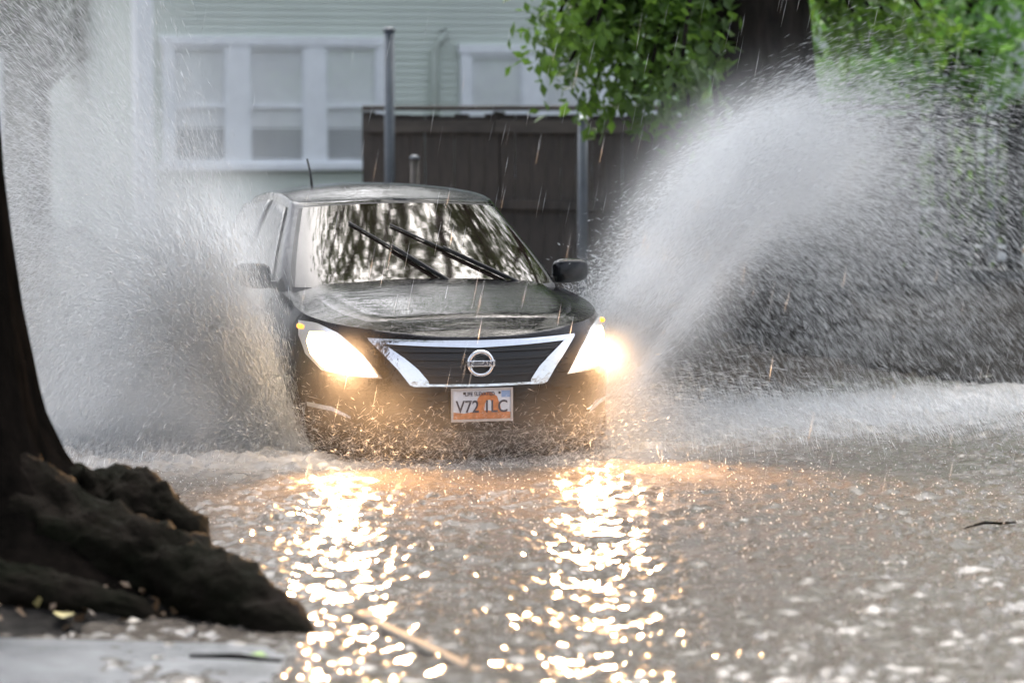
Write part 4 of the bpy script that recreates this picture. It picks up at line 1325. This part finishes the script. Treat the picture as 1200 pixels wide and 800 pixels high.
# the finest spray hangs as mist inside each plume
def mist(name, label, blobs, lo, hi, dens, grain=None):
    """blobs: centre, radii, weight; a soft cloud of droplets too fine to see singly"""
    m = bpy.data.materials.new(name); m.use_nodes = True
    nt = m.node_tree; nt.nodes.clear()
    tc = nt.nodes.new('ShaderNodeTexCoord'); total = None
    for c, r, rot, wt in blobs:
        mp = nt.nodes.new('ShaderNodeMapping'); mp.vector_type = 'TEXTURE'
        mp.inputs['Location'].default_value = c; mp.inputs['Rotation'].default_value = rot; mp.inputs['Scale'].default_value = r
        nt.links.new(tc.outputs['Object'], mp.inputs['Vector'])
        d = nt.nodes.new('ShaderNodeVectorMath'); d.operation = 'DOT_PRODUCT'
        nt.links.new(mp.outputs[0], d.inputs[0]); nt.links.new(mp.outputs[0], d.inputs[1])
        ng = nt.nodes.new('ShaderNodeMath'); ng.operation = 'MULTIPLY'; ng.inputs[1].default_value = -1.0
        nt.links.new(d.outputs['Value'], ng.inputs[0])
        e = nt.nodes.new('ShaderNodeMath'); e.operation = 'EXPONENT'; nt.links.new(ng.outputs[0], e.inputs[0])
        k = nt.nodes.new('ShaderNodeMath'); k.operation = 'MULTIPLY'; k.inputs[1].default_value = wt; nt.links.new(e.outputs[0], k.inputs[0])
        if total is None: total = k
        else:
            a = nt.nodes.new('ShaderNodeMath'); a.operation = 'ADD'
            nt.links.new(total.outputs[0], a.inputs[0]); nt.links.new(k.outputs[0], a.inputs[1]); total = a
    n_ = nt.nodes.new('ShaderNodeTexNoise'); n_.inputs['Scale'].default_value = 3.2; n_.inputs['Detail'].default_value = 3
    if grain is None: nt.links.new(tc.outputs['Object'], n_.inputs['Vector'])
    else:
        gm = nt.nodes.new('ShaderNodeMapping'); gm.vector_type = 'TEXTURE'
        gm.inputs['Rotation'].default_value = rotx(grain); gm.inputs['Scale'].default_value = (2.6, 0.42, 0.42)
        nt.links.new(tc.outputs['Object'], gm.inputs['Vector']); nt.links.new(gm.outputs[0], n_.inputs['Vector'])
    mr = nt.nodes.new('ShaderNodeMapRange'); mr.inputs['From Min'].default_value = 0.30; mr.inputs['From Max'].default_value = 0.70
    mr.inputs['To Min'].default_value = 0.25 * dens; mr.inputs['To Max'].default_value = 1.75 * dens
    nt.links.new(n_.outputs['Fac'], mr.inputs['Value'])
    f = nt.nodes.new('ShaderNodeMath'); f.operation = 'MULTIPLY'
    nt.links.new(total.outputs[0], f.inputs[0]); nt.links.new(mr.outputs[0], f.inputs[1])
    pv = nt.nodes.new('ShaderNodeVolumePrincipled'); pv.inputs['Color'].default_value = (0.98, 0.99, 1.0, 1)
    pv.inputs['Anisotropy'].default_value = 0.2
    nt.links.new(f.outputs[0], pv.inputs['Density'])
    o = nt.nodes.new('ShaderNodeOutputMaterial'); nt.links.new(pv.outputs[0], o.inputs['Volume'])
    ob = MB().box(lo, hi).build(name, m); tag(ob, label, 'mist', kind='stuff')
    return ob
def rotx(d):            # euler that lays +X along d
    return tuple(Vector(d).to_track_quat('X', 'Z').to_euler())
def at_t(side, vx_, vz_, t_, back_, ry=0.7):
    p_, _ = fountain(1, side, ry, np.array([vx_]), np.array([vz_]), np.array([t_]), np.array([back_]), 0.0, 0.0)
    return Vector(p_[0])
bl = []
for t_, rr, wt in ((0.06, 0.20, 1.0), (0.16, 0.25, 1.0), (0.28, 0.29, 0.8), (0.42, 0.33, 0.5), (0.56, 0.36, 0.25)):
    c = at_t(1, 3.2, 5.35, t_, 3.2); d = at_t(1, 3.2, 5.35, t_ + 0.02, 3.2) - c
    bl.append((tuple(c), (rr * 1.25, rr, rr * 0.8), rotx(d), wt))
bl.append((tuple(at_t(1, 3.0, 5.3, 0.75, 3.2)), (0.55, 0.55, 0.55), (0, 0, 0), 0.04))
mist('spray_mist', 'soft white mist inside the arching plume', bl, (0.0, 13.6, -0.1), (4.2, 20.0, 2.9), 6.5, (0.55, 0.45, 0.72))
bl = []
for (px, py, Y, rx_, rz_, wt) in ((290, 480, 14.9, 0.24, 0.30, 0.8), (225, 460, 15.0, 0.34, 0.38, 1.0), (150, 480, 15.0, 0.34, 0.34, 0.8), (235, 350, 15.3, 0.28, 0.40, 0.7), (180, 390, 15.3, 0.42, 0.42, 0.4), (70, 200, 15.8, 0.8, 0.9, 0.07)):
    bl.append((tuple(at_depth(px, py, Y)), (rx_, 0.42, rz_), (0, 0, 0), wt))
mist('spray_mist', 'thick white mist beside the front wheel near the street tree', bl, (-4.2, 13.4, -0.1), (-0.95, 17.2, 3.2), 8.0, (-0.38, 0.1, 0.9))
for sx, lab in ((-1, 'added mist making a golden glare halo round the headlight on the tree side'), (1, 'added mist making a golden glare halo round the headlight on the mirror side')):  # small mist volumes added to give each headlight its lens-glare halo
    c = car2w(sx * 0.66, front_y(0.66, 0.70) - 0.10, 0.68)
    mist('lamp_halo_mist', lab, [(tuple(c), (0.20, 0.16, 0.16), (0, 0, 0), 0.22)], (c.x - 0.5, c.y - 0.45, c.z - 0.42), (c.x + 0.5, c.y + 0.35, c.z + 0.42), 0.30)

bl = [(tuple(car2w(x, 0.32 * abs(x) ** 2 - 0.34, 0.36)), (0.36, 0.26, 0.20), (0, 0, 0), 1.0) for x in (-0.6, -0.1, 0.45)]
mist('spray_mist', 'thin golden mist hanging in front of the bumper', bl, (-1.45, 12.7, -0.1), (1.05, 14.9, 0.95), 0.06)

# spray kicked up along the bumper
n = 5500
lx = RNG.uniform(-0.92, 0.92, n)
ly = 0.42 * np.abs(lx) ** 2.2 - 0.04 - np.abs(RNG.normal(0, 0.26, n))
lz = 0.19 + np.abs(RNG.normal(0, 0.12, n))
p = np.stack([CAR.x + lx * cy - ly * sy, CAR.y + lx * sy + ly * cy, CAR.z + lz], 1)
th = np.where(RNG.random(n) < 0.6, RNG.normal(R(38), R(24), n), RNG.normal(R(140), R(26), n))
v = np.stack([np.cos(th) * 1.6, RNG.normal(0, 0.4, n), np.sin(th) * 1.6], 1)
w_, l = sizes(n, v, 0.0005, 0.0012, 0.020, 0.016, 0.050)
drops('bow_spray', p, v, w_, l, M_rain, 'fine golden spray dancing in front of the bumper', 'spray')

# little crowns where the rain strikes the flood
n = 14000
px_ = RNG.uniform(-2.2, 3.2, n); py2 = 7.6 + 9.0 * RNG.random(n)
p = np.stack([px_, py2, 0.004 + np.abs(RNG.normal(0, 0.018, n))], 1)
k = ((py2 - K0.y) * SN.y + (px_ - K0.x) * SN.x) > 0.1
lx = (px_ - CAR.x) * cy + (py2 - CAR.y) * sy; ly = -(px_ - CAR.x) * sy + (py2 - CAR.y) * cy
k &= ~((np.abs(lx) < 0.85) & (ly > 0))
p = p[k]; n = len(p)
v = np.stack([RNG.normal(0, 0.6, n), RNG.normal(0, 0.5, n), np.abs(RNG.normal(0.5, 0.4, n))], 1)
w_, l = sizes(n, v, 0.0015, 0.006, 0.012, 0.004, 0.018)
drops('rain_splashes', p, v, w_, l, M_rain, 'small drops bouncing off the flood water', 'drops')

# falling rain
n = 480
py2 = 11.6 + 5.5 * RNG.random(n); px_ = RNG.uniform(-0.20, 0.20, n) * py2; pz_ = RNG.uniform(0.03, 2.6, n)
p = np.stack([px_, py2, pz_], 1)
v = np.stack([RNG.normal(-1.5, 0.15, n), RNG.normal(0, 0.2, n), np.full(n, -7.5)], 1)
drops('falling_rain', p, v, RNG.uniform(0.0009, 0.0016, n), RNG.uniform(0.10, 0.19, n), M_rain, 'slanting streaks of falling rain', 'rain')

# ------------------------------------------------------------------ fallen leaves and a twig
def fallen_leaf(px, py, z, size, mt, label, rz):
    for _ in range(6):
        p = on_ground(px, py, z); z = max(0.012, float(ground_z(np.array([p.x]), np.array([p.y]))[0]) + 0.022)
    mb = MB(); n_ = 7
    rows = []
    for i in range(n_):
        q = i / (n_ - 1); w2 = 0.36 * math.sin(math.pi * min(1, q * 0.97 + 0.03)) ** 0.8
        rows.append([(q - 0.5, -w2, 0.10 * w2 + 0.06 * math.sin(3 * q)), (q - 0.5, 0, 0.06 * math.sin(3 * q)), (q - 0.5, w2, 0.12 * w2 + 0.06 * math.sin(3 * q))])
    rows = [[Vector(a) * size for a in r] for r in rows]
    mb.grid(rows)
    mb.tube([Vector((-0.5, 0, 0)) * size, Vector((-0.8, 0.05, 0.02)) * size], 0.0015, 5)
    o = mb.build('fallen_leaf', mt, None, smooth=True)
    o.location = (p.x, p.y, z); o.rotation_euler = (random.uniform(-.2, .2), random.uniform(-.2, .2), rz)
    tag(o, label, 'leaf', 'fallen leaves under the street tree')
    return o
LV = [(75, 728, 0.07, 0.10, 0, 'yellow fallen leaf at the edge of the paved walk'), (95, 690, 0.10, 0.09, 3, 'pale buff fallen leaf on the dark soil'),
      (122, 687, 0.11, 0.06, 2, 'orange fallen leaf on the dark soil beside a pale one'), (168, 684, 0.11, 0.07, 2, 'rust orange fallen leaf above the green leaf'),
      (180, 704, 0.09, 0.09, 1, 'bright green fallen leaf on the dark soil'), (262, 722, 0.06, 0.09, 0, 'yellow green fallen leaf against the long root'),
      (300, 767, 0.04, 0.07, 1, 'small green leaf at the wet corner of the paved walk'), (195, 712, 0.08, 0.06, 3, 'small buff leaf touching the bright green leaf'),
      (185, 770, 0.045, 0.05, 3, 'tiny buff leaf lying on the paved walk'), (430, 719, 0.02, 0.075, 2, 'orange leaf stranded on the end of the kerb'),
      (20, 715, 0.08, 0.07, 4, 'brown curled leaf under the trunk'), (225, 738, 0.05, 0.06, 4, 'brown leaf near the corner of the paved walk')]
for i, (px, py, z, s, c, lab) in enumerate(LV):
    fallen_leaf(px, py, z, s, M_litter[c], lab, random.uniform(0, 6.28))
p0, p1 = on_ground(1130, 622), on_ground(1190, 615)
mb = MB(); mb.tube([p0 + Vector((0, 0, 0.012)), p0.lerp(p1, 0.4) + Vector((0, 0.02, 0.022)), p0.lerp(p1, 0.7) + Vector((0, -0.02, 0.018)), p1 + Vector((0, 0, 0.012))], [0.003, 0.006, 0.006, 0.004], 7)
tw = mb.build('floating_twig', M_bark, None, smooth=True); tag(tw, 'dark twig floating on the open flood water', 'twig')
p0, p1 = on_ground(222, 768, 0.04), on_ground(330, 774, 0.03)
mb = MB(); mb.tube([p0, p0.lerp(p1, 0.5) + Vector((0, 0.01, 0.006)), p1], [0.006, 0.010, 0.005], 7)
tw = mb.build('fallen_twig', M_bark, None, smooth=True); tag(tw, 'thin twig lying across the wet edge of the paved walk', 'twig')


# sodden leaf litter and bark crumbs on the soil round the roots
rgl = np.random.default_rng(77); m_ = 380
lx_ = rgl.uniform(-2.6, -0.75, m_); ly_ = 9.35 + 0.75 * rgl.random(m_)
q = np.stack([lx_, ly_, ground_z(lx_, ly_) + 0.014], 1)
keep = q[:, 2] > 0.012
lit = leaves('leaf_litter', q[keep], 1, 0.0, 0.05, M_litter[4], None, seed=78, droop=0.0)
lit.data.materials.append(M_litter[3]); lit.data.materials.append(M_litter[0])
lit.data.polygons.foreach_set('material_index', np.tile(np.where(rgl.random(len(lit.data.polygons) // 2) < 0.86, 0, rgl.integers(1, 3, len(lit.data.polygons) // 2)), 2).astype(np.int32))
tag(lit, 'scraps of sodden brown leaves round the tree roots', 'litter', kind='stuff')
